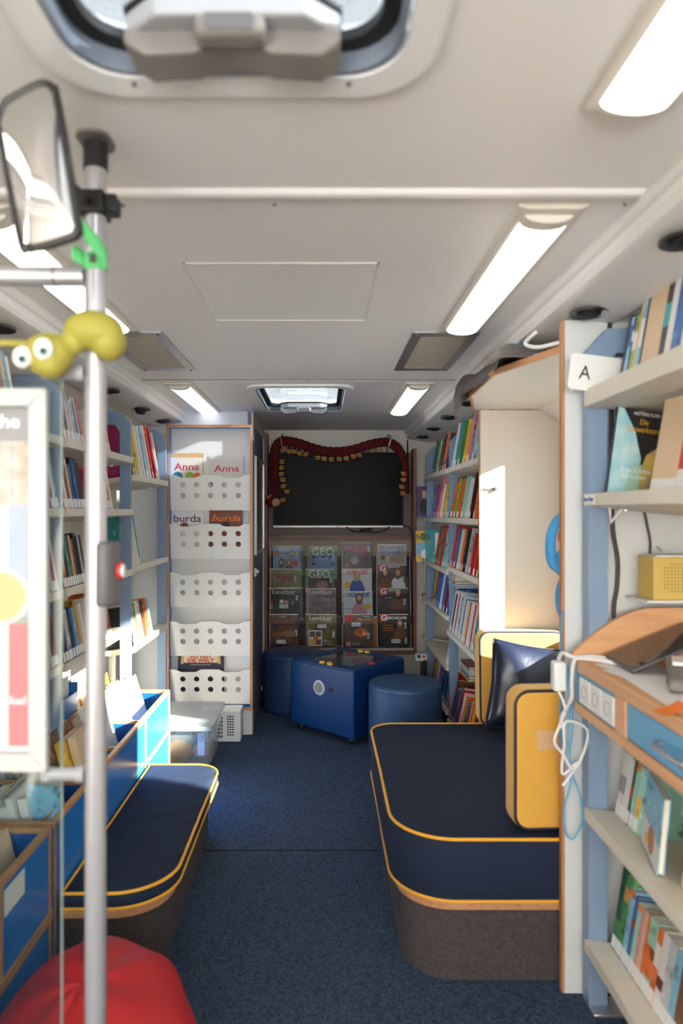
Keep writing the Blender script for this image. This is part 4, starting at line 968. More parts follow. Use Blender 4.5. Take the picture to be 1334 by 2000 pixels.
# picture propped on the third shelf of the middle bay, and one lying on the top
tag(B((LXF - .20, 3.50, 1.905), (LXF - .18, 3.60, 1.985)).build('book', bmat('brown')), 'dark brown picture book peeping above the top rail in the middle bay', 'book')
t = thing('calendar', 'teal spiral bound calendar hanging at an angle on the third left shelf', 'calendar', (LXF - .03, 3.50, 1.30), (R(6), R(-8), R(72)))
B((0, 0, 0), (.010, .16, .20)).build('cover', bmat('teal'), t, world=False); B((.010, .004, .004), (.013, .156, .196)).build('pages', M_sheet, t, world=False)
q = MB()
for k in range(14): q.tube([(.006 + .008 * math.cos(a), -.002 + .006 * math.sin(a), .012 + k * .0135) for a in [2 * PI * j / 8 for j in range(8)]], .0012, 4, True)
q.build('spiral_wire', M_alu, t, world=False)

# right far bookcase
rx = RXF - .018
row(1, rx, 3.481, 4.449, 1.785, 'white,*teal,*green,yellow,*pink,*light blue,/white,*blue', 3, (.25, .30), (.19, .23), (.018, .028), 'top shelf, right bay by the cream panel', 21, start=.10, gap=.085)
row(1, rx, 3.481, 4.449, 1.465, '*orange,*lime,*orange,*mint,/white,black,orange,*orange,yellow', 3, (.23, .26), (.19, .23), (.018, .026), 'second shelf, right bay by the cream panel', 22, start=.06, gap=.075)
row(1, rx, 3.481, 4.449, 1.152, 'red,*blue,cream,orange,black,silver,*red,*red,green,ochre', 3, (.23, .27), (.19, .23), (.016, .024), 'third shelf, right bay by the cream panel', 23, start=.06, gap=.065)
row(1, rx, 3.481, 4.449, .735, '/white,navy,white,/red,white,silver,/light blue,white,/blue,white,cream,/orange,white,white,/red,white,teal,white,/white,white,beige,white', 2, (.24, .27), (.19, .22), (.014, .024), 'fourth shelf, right bay by the cream panel', 24, start=.03, gap=.024)
row(1, rx, 3.481, 4.449, .16, 'brown,*purple,blue,*red,white,*orange,green,purple,*orange,*yellow,*red,lime,blue', 12, (.23, .28), (.19, .22), (.018, .026), 'lowest shelf, right bay by the cream panel', 25, start=.03, gap=.03)
for k, (cn, w_) in enumerate((('yellow', .012), ('blue', .02), ('ochre', .012), ('light blue', .014), ('cream', .012), ('dark red', .016))):
    o = book(cn, w_, .24, .20, (rx + .09, 3.96, .455 + sum((.012, .02, .012, .014, .012, .016)[:k]) + k * .0006), R(-90), 0, False, label={'yellow': 'yellow', 'blue': 'blue', 'ochre': 'ochre', 'light blue': 'light blue', 'cream': 'cream', 'dark red': 'dark red'}[cn] + ' book lying flat in the stack on the lowest right shelf', group='flat stack of books low on the right')
    o.rotation_euler = (0, R(-90), R(-90)); o.location = (rx + .09, 4.20, .455 + sum((.012, .02, .012, .014, .012, .016)[:k]) + k * .0006)
for k, (cn, w_, z_) in enumerate((('blue', .012, 0), ('light blue', .012, .013), ('dark red', .018, .026), ('beige', .05, .0448))):
    o = book(cn, w_, .26, .20, (0, 0, 0), 0, 0, False, label=cn + ' book lying flat on top of the white brochures', group='books lying on the brochures')
    o.rotation_euler = (0, R(-90), R(-90)); o.location = (rx + .04, 4.38, 1.008 + z_)
# second bay
row(1, rx, 4.471, 5.429, 1.785, 'navy,green,/mint,brown,black,orange,navy', 3, (.24, .30), (.18, .22), (.016, .024), 'top shelf, bay beside the rack at right', 31, start=.30, gap=.075)
row(1, rx, 4.471, 5.429, 1.463, 'blue,*magenta,*pink,/white,*yellow,*light blue,teal', 3, (.24, .29), (.18, .22), (.016, .024), 'second shelf, bay beside the rack at right', 32, start=.30, gap=.07)
row(1, rx, 4.471, 5.429, 1.122, '*red,/green,/red,*light blue,*mint,*green', 3, (.25, .29), (.18, .22), (.016, .024), 'third shelf, bay beside the rack at right', 33, start=.40, gap=.07)
row(1, rx, 4.471, 5.429, .822, '/lime,red,*blue,blue,/white,*blue,*dark red,*blue,light blue', 3, (.23, .27), (.18, .22), (.016, .024), 'fourth shelf, bay beside the rack at right', 34, start=.28, gap=.055)
row(1, rx, 4.471, 5.429, .492, 'white,/silver,/white', 2, (.17, .2), (.18, .22), (.014, .018), 'fifth shelf, bay beside the rack at right', 35, start=.88, gap=.004)
row(1, rx, 4.471, 5.429, .20, 'brown,ochre,grey,cream,teal,magenta,blue,navy,blue,black,blue,red', 3, (.22, .26), (.18, .22), (.016, .024), 'lowest shelf, bay beside the rack at right', 36, start=.25, gap=.034)
# two picture books shown face out at the end, and the one with a face beyond
def faceout(x, y, z, w_, h_, d_, rz, tilt, cn, label, deco):
    t = thing('picture_book', label, 'book', (x, y, z), (R(tilt), 0, R(rz)))
    MB().box((0, 0, 0), (w_, .002, h_)).box((0, d_ - .002, 0), (w_, d_, h_)).box((0, .002, 0), (.002, d_ - .002, h_)).build('cover', bmat(cn), t, world=False)
    B((.002, .002, .003), (w_ - .004, d_ - .002, h_ - .003)).build('pages', M_paper, t, world=False)
    deco(t, w_, h_)
    return t
def pp_(t, loops, m, d): return MB().shape(loops, face(0, -d + .0004, 0), .0004).build('cover_print', m, t, world=False, smooth=False)
faceout(.765, 5.10, 1.124, .20, .245, .012, 0, -6, 'teal', 'picture book with red bug on white, face out on the right third shelf', lambda t, w_, h_: (pp_(t, [[(.07, 0), (w_, 0), (w_, h_ * .9), (.07, h_ * .9)]], W_, .001), pp_(t, [circ(.13, .07, .03)], RD, .0014), pp_(t, [circ(.13, .06, .008)], DK, .0018), pp_(t, [circ(.12, .20, .02)], BR, .0014), pp_(t, [circ(.03, .15, .008)], OR, .001), pp_(t, [circ(.04, .06, .012)], TB, .001)))
faceout(.700, 5.16, 1.124, .12, .235, .012, 0, -6, 'yellow', 'yellow and green picture book at the end of the right third shelf', lambda t, w_, h_: (pp_(t, [[(0, .05), (w_, .06), (w_, .16), (0, .14)]], mat('ink_sky', (130, 176, 206), .5), .001), pp_(t, [circ(.06, .19, .03)], mat('ink_green', (84, 120, 50), .5), .0014), pp_(t, [circ(.07, .06, .035)], W_, .0014)))
faceout(.752, 5.47, 1.462, .13, .245, .012, 0, -5, 'purple', 'purple picture book facing out in the dark corner by the rack', lambda t, w_, h_: (pp_(t, [[(.065 + .05 * math.cos(a), .08 + .06 * math.sin(a)) for a in [k * PI / 9 for k in range(18)]]], DK, .001), pp_(t, [rrect(.04, .15, .09, .21, .01)], PERS, .0014)))
for k, cn in enumerate(('white', 'dark red', 'red')):
    o = book(cn, .008, .10, .16, (0, 0, 0), 0, 0, False, label=cn + ' leaflet in the small stack beside the rack on the right', group='leaflets beside the rack')
    o.rotation_euler = (0, R(-90), R(-90)); o.location = (rx + .01, 5.56, .8006 + k * .0092)
t = thing('remote_display', 'small pale device with green display and red button by the rack', 'device', (.775, 5.40, .325), (R(-40), 0, 0))
MB().box((-.045, 0, 0), (.045, .02, .06)).build('case', M_white, t, world=False, bevel=.004); B((-.032, -.0015, .02), (-.004, .001, .05)).build('display', mat('green_display', (30, 90, 60), .3), t, world=False)
MB().cyl((.022, -.004, .034), (.022, .001, .034), .010).build('red_button', M_red, t, world=False)
tag(B((.79, 5.35, .0), (.81, 5.575, .33)).build('black_board', M_black), 'black board standing in the dark corner behind the round stool', 'board')

# ------------------------------------------------------------------ near right shelf contents
nx = .785
G = 'large books on the near right shelves'
def nb(cn, t, h, d, y, z, lean, label, band=None, x=.858, st_=True, hard=None):
    return book(cn, t, h, d, (x, y, z + .0008 - (x - nx) * math.tan(R(TILT))), R(-90), R(min(lean, 2)), st_, label=label, band=band, hard=hard, tip=R(-TILT))
y = 1.995
for cn, t, h, lab, bd in (('navy', .020, .215, 'dark blue paperback, first from the A card', None), ('light blue', .018, .205, 'light blue paperback beside the dark blue one near the A card', ('blue', .12, .18)), ('purple', .014, .20, 'slim purple paperback near the A card', ('white', .13, .16)), ('lime', .022, .20, 'lime green paperback on the top right shelf near the A card', ('white', .10, .15)),
                         ('beige', .014, .27, 'tall tan picture-backed book between green and black ones, top right shelf', None), ('light blue', .02, .265, 'tall pale blue book leaning on the top right shelf', ('white', .1, .18)), ('black', .014, .27, 'slim black book beside the big beige one, top right shelf', None),
                         ('beige', .095, .27, 'very thick plain beige book on the top right shelf', None), ('black', .03, .26, 'black book with turquoise mark at the right photo edge', ('teal', .12, .18)), ('white', .03, .25, 'white book past the black one, top right shelf', None), ('blue', .05, .25, 'blue book at the near end of the top right shelf', None), ('white', .12, .24, 'wide white book last on the top right shelf', None), ('cream', .12, .24, 'wide cream book at the very near end, top right shelf', None)):
    nb(cn, t, h, .17, y, 1.868, 2, lab, bd); y -= t + .001
# second shelf
def rcov(t, w_, h_):
    pp_(t, [[(0, 0), (w_ * .55, 0), (w_ * .62, h_ * .45), (w_ * .42, h_ * .75), (w_ * .12, h_), (0, h_)]], mat('ink_ice', (110, 184, 206), .5, noise=((200, 222, 220), 18, .2)), .001)
    pp_(t, [[(w_ * .6, 0), (w_, 0), (w_, h_ * .62), (w_ * .72, h_ * .5), (w_ * .6, h_ * .25)]], mat('ink_gold', (204, 170, 90), .5, noise=((120, 130, 90), 14, .2)), .001)
    pp_(t, [[(w_ * .3, 0), (w_ * .62, 0), (w_ * .66, h_ * .38), (w_ * .45, h_ * .4)]], mat('ink_mist', (150, 190, 170), .5), .0014)
    text('Die', .024, .016, YL, t, face(w_ * .50, -.002, h_ * .83), 'cover_title'); text('Netzwerkstars', .095, .016, YL, t, face(w_ * .22, -.002, h_ * .745), 'cover_title')
    text('MATTHIAS KLING', .075, .010, W_, t, face(w_ * .35, -.002, h_ * .93), 'author_line'); text('Erste Schritte', .085, .014, W_, t, face(w_ * .22, -.002, h_ * .29), 'cover_line'); text('ins Leben', .07, .014, W_, t, face(w_ * .26, -.002, h_ * .22), 'cover_line')
fo = faceout(.832, 2.005, 1.549, .135, .262, .020, -2, 0, 'black', 'black book with blue face and yellow letters turned to the camera', rcov); fo.rotation_euler = (0, R(TILT - 1.5), R(-2))
y = 1.80
for cn, t, h, lab, bd in (('beige', .095, .25, 'plain rosy beige book behind the one with the blue face', None), ('beige', .030, .245, 'second plain beige book on the shelf below the A card', None), ('white', .030, .25, 'white book with red letters on its spine, second right shelf', ('red', .06, .20)),
                         ('white', .03, .25, 'white book past the red-lettered one, second right shelf', None), ('red', .08, .25, 'red book at the near end of the second right shelf', None), ('white', .13, .25, 'wide white book last on the second right shelf', None), ('cream', .13, .25, 'wide cream book last on the second right shelf', None)):
    nb(cn, t, h, .15, y, 1.555, 2, lab, bd); y -= t + .001
# fourth shelf, under the drawer
y = 2.045
for cn, t, h, lab, bd in (('white', .040, .19, 'white book with grey tree picture under the counter', ('grey', .07, .12)), ('white', .024, .185, 'white book beside the grey tree one under the counter', None), ('dark green', .014, .185, 'dark green book with red dot under the counter', ('red', .08, .11)),
                         ('mint', .024, .188, 'mint book with orange top band under the counter', ('orange', .165, .185)), ('mint', .026, .185, 'mint book with yellow foot under the counter', ('yellow', .045, .10))):
    nb(cn, t, h, .13, y, .612, 1, lab, bd, x=.872); y -= t + .003
def sea(t, w_, h_):
    pp_(t, [[(0, .0), (w_, .0), (w_, h_ * .35), (0, h_ * .42)]], mat('ink_foam', (216, 222, 226), .5), .001)
    pp_(t, [[(w_ * .55 + .035 * math.cos(a), .045 + .035 * math.sin(a)) for a in [k * PI / 9 for k in range(18)]]], mat('ink_fur', (176, 120, 60), .5), .0014); pp_(t, [circ(w_ * .3, .03, .014)], YL, .0016)
    text('Der kleine', .09, .012, mat('ink_skyline', (150, 200, 230), .5), t, face(.02, -.002, h_ * .78), 'cover_title'); text('Wolf', .05, .012, MATS['ink_skyline'], t, face(.035, -.002, h_ * .70), 'cover_title')
fo = faceout(.868, 1.865, .6095, .20, .19, .016, -105, -5, 'light blue', 'book with blue sky cover and brown animal under the counter', sea)
nb('beige', .10, .185, .13, 1.635, .612, 1, 'thick beige box-like book past the blue sky cover', None, st_=False, x=.855)
nb('white', .12, .185, .13, 1.53, .612, 1, 'thick white book at the right photo edge under the counter', None)
# lowest shelf
y = 2.04
for cn, t, h, lab, bd in (('dark green', .028, .245, 'dark green thick book with gold foot, leftmost on the lowest right shelf', ('green', .05, .09)), ('green', .034, .235, 'thick mid green book on the lowest right shelf', ('ochre', .16, .2)), ('light blue', .026, .215, 'light blue book with red top band on the lowest right shelf', ('orange', .19, .212)),
                         ('blue', .020, .205, 'royal blue book with red band on the lowest right shelf', ('red', .12, .14)), ('mint', .022, .20, 'mint book with orange top on the lowest right shelf', ('orange', .18, .198)), ('pink', .014, .195, 'slim pink book on the lowest right shelf', None), ('beige', .020, .20, 'beige book beside the slim pink one, lowest right shelf', None),
                         ('orange', .012, .20, 'slim orange book on the lowest right shelf', None), ('mint', .042, .205, 'thick mint book with orange figure on the lowest right shelf', ('orange', .05, .13)), ('orange', .026, .20, 'orange and white book on the lowest right shelf', ('white', .1, .16)), ('white', .030, .205, 'white book with dark red stripe on the lowest right shelf', ('dark red', .06, .09)),
                         ('silver', .034, .205, 'silver blue book near the photo corner, lowest right shelf', None), ('light blue', .03, .20, 'pale blue book in the bottom right photo corner', None), ('brown', .10, .2, 'brown book at the near end of the lowest right shelf', None)):
    nb(cn, t, h, .15, y, .215, 1, lab, bd); y -= t + .0012
# A divider card
t = thing('divider_card', 'white divider card lettered A at the top right shelf', 'card', (.725, 2.035, 1.868), (0, R(7), 0))
MB().shape([rrect(0, .0, .17, .108, .014)], face(0, 0, 0), .002).build('card', M_white, t, world=False)
text('A', .034, .040, DK, t, face(.030, -.0024, .034), 'letter', 0, .0008, .0)
# label strip on the second shelf edge
t = B((.7835, 1.98, 1.522), (.785, 2.055, 1.552)).build('edge_label', M_sheet); tag(t, 'white label strip with blue writing on the second right shelf edge', 'label')
t2 = text('Bayern & Ungarn', .07, .014, BL, None, Matrix.Translation((.7832, 2.053, 1.530)) @ Matrix(((0, 0, -1, 0), (-1, 0, 0, 0), (0, 1, 0, 0), (0, 0, 0, 1))), 'writing'); t2.parent = t; t2.matrix_parent_inverse = Matrix.Translation(-t.location)
# shelf bracket, wires at the back wall
MB_ = MB().tube([(.83, 1.985, 1.535), (.835, 1.985, 1.47), (.89, 1.985, 1.535)], .005, 6)
tag(MB_.build('shelf_bracket', M_white), 'small white triangular bracket under the second right shelf', 'bracket')
cable([(.898, 2.118, 1.95), (.893, 2.118, 1.8), (.895, 2.118, 1.55), (.898, 2.118, 1.44), (.912, 2.118, 1.35), (.910, 2.118, 1.27), (.900, 2.118, 1.20), (.905, 2.118, 1.10)], .0065, mat('dark_cable', (66, 50, 50), .6), 'thick dark cable hanging down the white panel beside the upright')
cable([(.990, 2.122, 1.53), (1.005, 2.122, 1.46), (1.015, 2.122, 1.40), (1.008, 2.122, 1.30), (.998, 2.122, 1.25)], .004, MATS['dark_cable'], 'thin dark cable beside the yellow radio')
cable([(.89, 2.119, 2.10), (.888, 2.119, 2.05), (.898, 2.119, 1.96)], .007, M_black, 'pair of black cables dropping behind the grey-blue upright')

# ------------------------------------------------------------------ counter with drawer
ct = thing('counter', 'wooden counter with blue drawer and power sockets at the right', 'counter', (.95, 1.5, .9))
cf = .748
top = [(cf + .05, 2.058)] + [(cf + .05 - .05 * math.sin(a), 2.058 - .05 + .05 * math.cos(a)) for a in [k * PI / 12 for k in range(1, 7)]] + [(cf, .95), (1.176, .95), (1.176, 2.058)]
MB().prism(top, 2, 1.029, 1.064).build('top', M_desk, ct, bevel=.004)
B((.775, .95, .934), (1.176, 2.04, .940)).build('bottom_board', M_desk, ct)
MB().prism([(cf + .004, 2.045), (cf + .004, .95), (cf + .03, .95), (cf + .03, 2.045)], 2, .905, .934).build('lower_rail', M_desk, ct, bevel=.003)
B((cf + .010, 1.765, .934), (cf + .028, 2.045, 1.029)).build('socket_fascia', M_lightblue, ct)
B((cf + .004, 1.705, .934), (cf + .03, 1.765, 1.029)).build('divider', M_desk, ct, bevel=.002)
B((cf + .030, 2.025, .934), (1.10, 2.045, 1.029)).build('end_board', M_lightblue, ct)
dr = B((cf + .008, 1.10, .937), (cf + .028, 1.702, 1.026)).build('drawer', M_lightblue, ct, bevel=.002)
MB().tube(catmull([(cf + .010, 1.52, .985), (cf - .016, 1.515, .985), (cf - .022, 1.48, .985), (cf - .022, 1.42, .985), (cf - .018, 1.385, .985), (cf + .010, 1.38, .985)], 6), .006, 10).build('handle', M_alu, dr)
for k, yy in enumerate((1.965, 1.885, 1.805)):
    s_ = MB().box((cf + .002, yy - .038, .942), (cf + .010, yy + .038, 1.018)).build('socket', M_white, ct, bevel=.003)
    MB().shape([circ(0, 0, .019, 24), circ(0, 0, .0175, 24)], Matrix.Translation((cf + .0018, yy, .980)) @ Matrix(((0, 0, -1, 0), (-1, 0, 0, 0), (0, 1, 0, 0), (0, 0, 0, 1))), .0008).build('socket_ring', M_grey, s_)
# raised curved wooden end rail
pts = []
for k in range(17):
    u = k / 16; pts.append((cf - .012 + .262 * u, 1.064 + .150 * math.sin(u * PI / 2) ** .9))
MB().prism(pts + [(1.176, 1.214), (1.176, 1.066), (cf + .005, 1.0645)], 1, 2.040, 2.058).build('end_upstand', M_deskx, ct)
# objects on the counter
for k, (x, y, w_, d_, rz, lab) in enumerate(((.87, 1.90, .17, .14, 8, 'white paper sheet under the dark tablet on the counter'), (.88, 1.62, .21, .30, -4, 'large white paper sheet lying on the near counter'), (.86, 1.79, .15, .20, 14, 'white paper sheet lying askew in the middle of the counter'))):
    o = MB().box((-w_ / 2, -d_ / 2, 0), (w_ / 2, d_ / 2, .0008)).build('paper_sheet', M_sheet); o.location = (x, y, 1.0645 + k * .001); o.rotation_euler = (0, 0, R(rz)); tag(o, lab, 'paper', 'white papers on the counter')
o = MB().grid(lambda u, v: Vector((-.0 + .06 * u, .05 * v, .0003 + .02 * u * u)), 6, 2).build('sticky_note', OR, ang=80); o.location = (.752, 1.48, 1.0655); tag(o, 'orange sticky note curling on the near counter', 'note')
t = thing('tablet', 'dark glossy tablet leaning back on the counter', 'tablet', (.822, 1.815, 1.069), (0, R(-23), R(-2)))
MB().box((0, 0, 0), (.25, .205, .010)).build('case', M_dgrey, t, world=False, bevel=.004)
B((.006, .006, .0101), (.244, .199, .0112)).build('screen', mat('tablet_screen', (40, 38, 44), .05, spec=.8), t, world=False)
t = thing('tablet_stand', 'grey stand arm holding the dark tablet', 'stand', (1.1, 1.88, 1.066))
MB().box((1.06, 1.80, 1.0655), (1.16, 1.96, 1.075)).build('foot', M_grey, t, bevel=.003); MB().tube([(1.10, 1.90, 1.075), (1.08, 1.89, 1.12), (1.055, 1.88, 1.155)], .012, 10).build('arm', M_dgrey, t)
t = thing('payment_terminal', 'grey payment terminal at the right photo edge on the counter', 'terminal', (.905, 1.70, 1.069), (0, 0, R(-25)))
MB().prism([(-.10, 0), (.10, 0), (.10, .055), (-.10, .030)], 0, -.045, .045).build('body', MATS['warm_grey_plastic'], t, world=False, bevel=.008)
B((-.032, .0, .046), (.032, .085, .0545), None).build('screen', M_white, t, world=False)
MB().box((-.0465, -.06, .012), (-.0448, -.03, .020)).build('slot', M_black, t, world=False)
# yellow radio on the wall
t = thing('radio', 'yellow box radio with perforated front on the wall above the counter', 'radio', (1.05, 1.75, 1.24))
MR = Matrix.Translation((.955, 1.975, 1.2446)) @ Matrix.Rotation(R(0), 4, 'Z')
MB().box((0, 0, 0), (.163, .10, .125), MR).build('case', mat('mustard_case', (200, 172, 92), .5), t, bevel=.004)
MB().box((.01, .005, .125), (.15, .09, .129), MR).build('lid', M_white, t)
q = MB()
for a in range(12):
    for b in range(9):
        if (a < 2 or a > 9) and (b < 1 or b > 7): continue
        q.cyl((.988 + a * .0098, 1.9745, 1.270 + b * .0098), (.988 + a * .0098, 1.9755, 1.270 + b * .0098), .0024, 6)
q.build('speaker_holes', mat('ochre_holes', (120, 98, 40), .7), t, smooth=False)
MB().tube([(.99, 2.0, 1.384), (.975, 2.0, 1.40)], .004, 6).build('antenna', M_grey, t)
tag(B((.93, 1.965, 1.238), (1.177, 2.10, 1.2442)).build('wall_shelf', M_white), 'small white wall shelf carrying the yellow radio', 'shelf')

# hanging plug block and wires at the panel's front edge
hy = 2.085
t = thing('plug_block', 'white plug block hanging from a white cable at the panel edge', 'plug', (.715, hy, .97))
MB().box((.698, hy - .02, .955), (.738, hy + .02, 1.045)).build('body', M_white, t, bevel=.008, seg=3)
MB().tube(catmull([(.86, 1.98, 1.067), (.80, 2.02, 1.072), (.745, 2.03, 1.068), (.722, 2.06, 1.075), (.718, hy, 1.05)], 6), .006, 8).build('cable', M_white, t)
MB().tube(catmull([(.718, hy, .955), (.735, hy - .01, .90), (.722, hy, .85), (.705, hy, .80), (.728, hy, .765), (.765, hy - .01, .72), (.800, hy - .02, .835), (.740, hy, .86), (.735, hy, .79), (.730, hy, .70), (.775, hy, .735), (.75, hy, .69), (.73, hy, .665)], 8), .0045, 8).build('cable', M_white, t)
MB().tube(catmull([(.86, 1.93, 1.068), (.77, 2.0, 1.07), (.742, 2.02, 1.06), (.738, 2.03, 1.0), (.742, 2.045, .94), (.73, hy, .88), (.725, hy, .84)], 6), .0055, 8).build('cable', M_white, t)
MCB = MATS['cable_blue']
cable([(.748, hy, 1.03), (.752, hy, .92), (.748, hy, .80), (.755, hy, .68), (.738, hy + .005, .60), (.742, hy + .005, .52), (.765, hy + .005, .50), (.790, hy, .56), (.782, hy, .64), (.760, hy, .70), (.752, hy, .76), (.760, hy, .84), (.756, hy, .93)], .0028, mat('sky_cable', (90, 170, 210), .4), 'light blue cable loop hanging below the white plug block')
cable([(.735, 2.10, 1.20), (.728, 2.10, 1.12), (.730, 2.10, 1.0), (.728, 2.10, .85), (.740, 2.10, .72)], .003, MCB, 'blue cable hanging beside the white plug block')
# blue plush handles behind the panel
t = thing('blue_plush', 'blue plush toy loop with red lining behind the white panel edge', 'soft toy', (.80, 2.25, 1.25))
MPB = mat('blue_plush', (62, 142, 196), .8, bump=(60, .3))
MB().tube(catmull([(.80, 2.22, 1.49), (.765, 2.22, 1.475), (.742, 2.22, 1.43), (.738, 2.22, 1.37), (.748, 2.22, 1.33), (.78, 2.22, 1.31)], 8), [.016] * 41, 10).build('upper_loop', MPB, t)
MB().ball((.785, 2.22, 1.335), (.036, .02, .05)).ball((.795, 2.22, 1.22), (.042, .02, .085)).build('body', MPB, t)
MB().tube(catmull([(.815, 2.225, 1.47), (.782, 2.225, 1.45), (.772, 2.225, 1.41), (.80, 2.225, 1.37)], 6), .008, 8).build('red_lining', M_red, t)

# ------------------------------------------------------------------ left picture book troughs
FX, BX = -.842, -1.33
def trough(y0, y1, label, cells, rail=False, lowrail=None):
    t = thing('book_trough', label, 'book trough', (-1.08, (y0 + y1) / 2, 0))
    B((FX - .018, y0 + .018, .004), (FX, y1 - .018, .515)).build('front_board', M_blue, t)
    B((BX, y0 + .018, .004), (BX + .015, y1 - .018, .60)).build('back_board', M_blue, t)
    B((FX - .018, y0, .515), (FX + .002, y1, .530)).build('edge_strip', M_oak, t, bevel=.001)
    for yy in (y0, y1 - .018):
        e_ = B((BX, yy, .004), (FX, yy + .018, .515)).build('end_board', M_navyface, t)
        B((BX, yy, .515), (FX - .018, yy + .018, .530)).build('edge_strip', M_oakx, e_); B((FX, yy, .004), (FX + .003, yy + .018, .515)).build('edge_strip', M_oakz, e_)
    B((BX + .015, y0 + .018, .31), (FX - .018, y1 - .018, .325)).build('floor_board', M_navyface, t)
    for yy in cells[1:-1]:
        d_ = B((BX + .015, yy, .325), (FX - .018, yy + .014, .500)).build('divider', M_navyface, t)
        B((BX + .015, yy, .500), (FX - .018, yy + .014, .514)).build('edge_strip', M_oakx, d_)
    if lowrail: B((FX, y0, .245), (FX + .006, y1, .275)).build('lower_rail', M_oak, t, bevel=.001)
    return t
cellsA = [2.148, 2.50, 2.86, 3.222, 3.71]
ta = trough(2.128, 3.73, 'long blue picture book trough with wood edges behind the low bench', cellsA)
B((FX, 3.222, .004), (FX + .003, 3.238, .515)).build('front_strip', M_oakz, ta); B((FX, 3.238, .30), (FX + .004, 3.71, .318)).build('lower_strip', M_oak, ta)
cellsB = [1.49, 1.78, 2.09]
tb_ = trough(1.47, 2.108, 'near blue picture book trough seen through the glass', cellsB, lowrail=True)
B((FX, 1.77, .275), (FX + .003, 1.788, .515)).build('front_strip', M_oakz, tb_)
B((FX, 1.80, .43), (FX + .0015, 1.92, .50)).build('pale_notice', M_sheet, tb_)
def fill(cell, z, seed, cols, place, n, h=(.24, .30), lean=12, x0=None, gap=.0):
    rnd = random.Random(seed); x = (x0 if x0 is not None else BX + .10); y0, y1 = cell
    for i in range(n):
        cn = rnd.choice(cols); t = rnd.uniform(.020, .036); hh = rnd.uniform(*h); d = min(rnd.uniform(.19, .26), y1 - y0 - .01); le = R(lean + rnd.uniform(0, 1.5) * (i / n))
        if x + t > FX - .02 - hh * math.sin(le) * .0: break
        book(cn, t, hh, d, (x, y0 + .004 + rnd.uniform(0, max(0.001, y1 - y0 - d - .01)), z + .0006), 0, -R(lean), False, place, i)
        x += t / math.cos(R(lean)) + .001 + rnd.uniform(0, gap)
CL = ['white', 'cream', 'white', 'beige', 'silver', 'cream', 'brown', 'white', 'orange', 'cream', 'yellow', 'silver']
for i, (a, b, nm) in enumerate(((2.148, 2.50, 'nearest cell'), (2.515, 2.86, 'second cell'), (2.875, 3.222, 'third cell'), (3.237, 3.71, 'last cell'))):
    fill((a, b), .3256, 150 + i, CL, nm + ' of the long blue trough', (6, 9, 9, 9)[i], (.26, .34) if i else (.22, .27), 14 + i, x0=(-1.06, -1.17, -1.2, -1.2)[i], gap=.006)
for i, (a, b, nm) in enumerate(((1.49, 1.78, 'nearer cell'), (1.795, 2.09, 'farther cell'))):
    fill((a, b), .3256, 70 + i, CL, nm + ' of the glassed trough', 5, (.21, .26), 15, x0=-1.02, gap=.004)
# blue file box with white folders behind the trough
t = thing('file_box', 'blue box of white folders on the ledge behind the trough', 'box', (-1.2, 3.0, .60))
B((-1.345, 2.70, .6), (-1.34, 3.05, .74)).build('back', M_lightblue, t)
for a, b in (((-1.34, 2.70, .62), (-1.10, 2.706, .74)), ((-1.34, 3.05, .62), (-1.10, 3.056, .74)), ((-1.106, 2.706, .62), (-1.10, 3.05, .70)), ((-1.34, 2.70, .612), (-1.10, 3.056, .618))): B(a, b).build('side', M_blue, t)
q = MB()
for k in range(9): q.box((-1.33 + k * .024, 2.712, .62), (-1.327 + k * .024, 3.04, .765 + .004 * (k % 3)))
q.build('folders', M_sheet, t)
tag(B((-1.385, 2.68, .004), (-1.335, 3.10, .61)).build('ledge', M_cream), 'cream ledge between the trough and the wall under the file box', 'ledge')
# pale blue picture book sticking up near the poster corner
for (x, y, z, w_, h_, rz, cn, lab, cc) in ((-.98, 2.20, .33, .20, .28, -12, 'light blue', 'pale blue picture book sticking out of the trough beside the poster', OR), (-.885, 2.17, .30, .012, .27, -8, 'light blue', '', OR)):
    if lab: faceout(x, y, z, w_ * .6, h_, .010, rz, -8, cn, lab, lambda t, a, b: (pp_(t, [[(.01, .10), (.10, .20), (.102, .21), (.008, .115)]], OR, .001), pp_(t, [circ(.03, .06, .012)], W_, .001), pp_(t, [circ(.08, .12, .01)], RD, .001)))

# ------------------------------------------------------------------ foreground: pole, mirror, glass, poster, toy, beanbag
PX, PY = -.424, 1.27
p = thing('grab_pole', 'tall silver grab pole from floor to ceiling at the left', 'pole', (PX, PY, 0))
MB().cyl((PX, PY, .002), (PX, PY, CE - .004), .0195, 40).build('tube', M_steel, p)
MB().cyl((PX, PY, CE - .055), (PX, PY, CE - .005), .0225, 32).build('collar', M_black, p, bevel=.002)
MB().shape([rrect(PX - .028, PY - .045, PX + .032, PY + .035, .025)], Matrix.Translation((0, 0, CE - .006)), .006).build('flange', MATS['warm_grey_plastic'], p, bevel=.002)
MB().lathe([(.045, 0), (.045, .006), (.025, .012), (.02, .012)], (PX, PY, .001), 32).build('foot_flange', M_alu, p)
rail = tag(MB().cyl((-.80, PY, EYE + .438), (PX - .0195, PY, EYE + .438), .0175, 32).build('cross_rail', M_steel), 'horizontal silver rail running left from the pole', 'rail')
j = MB().cyl((PX - .075, PY, EYE + .438), (PX - .0725, PY, EYE + .438), .0182, 32).build('joint_ring', M_dgrey, rail)
MB().cyl((-.623, PY - .002, 1.74), (-.623, PY - .002, EYE + .42), .006, 12).build('hanger_rod', M_dgrey, rail)
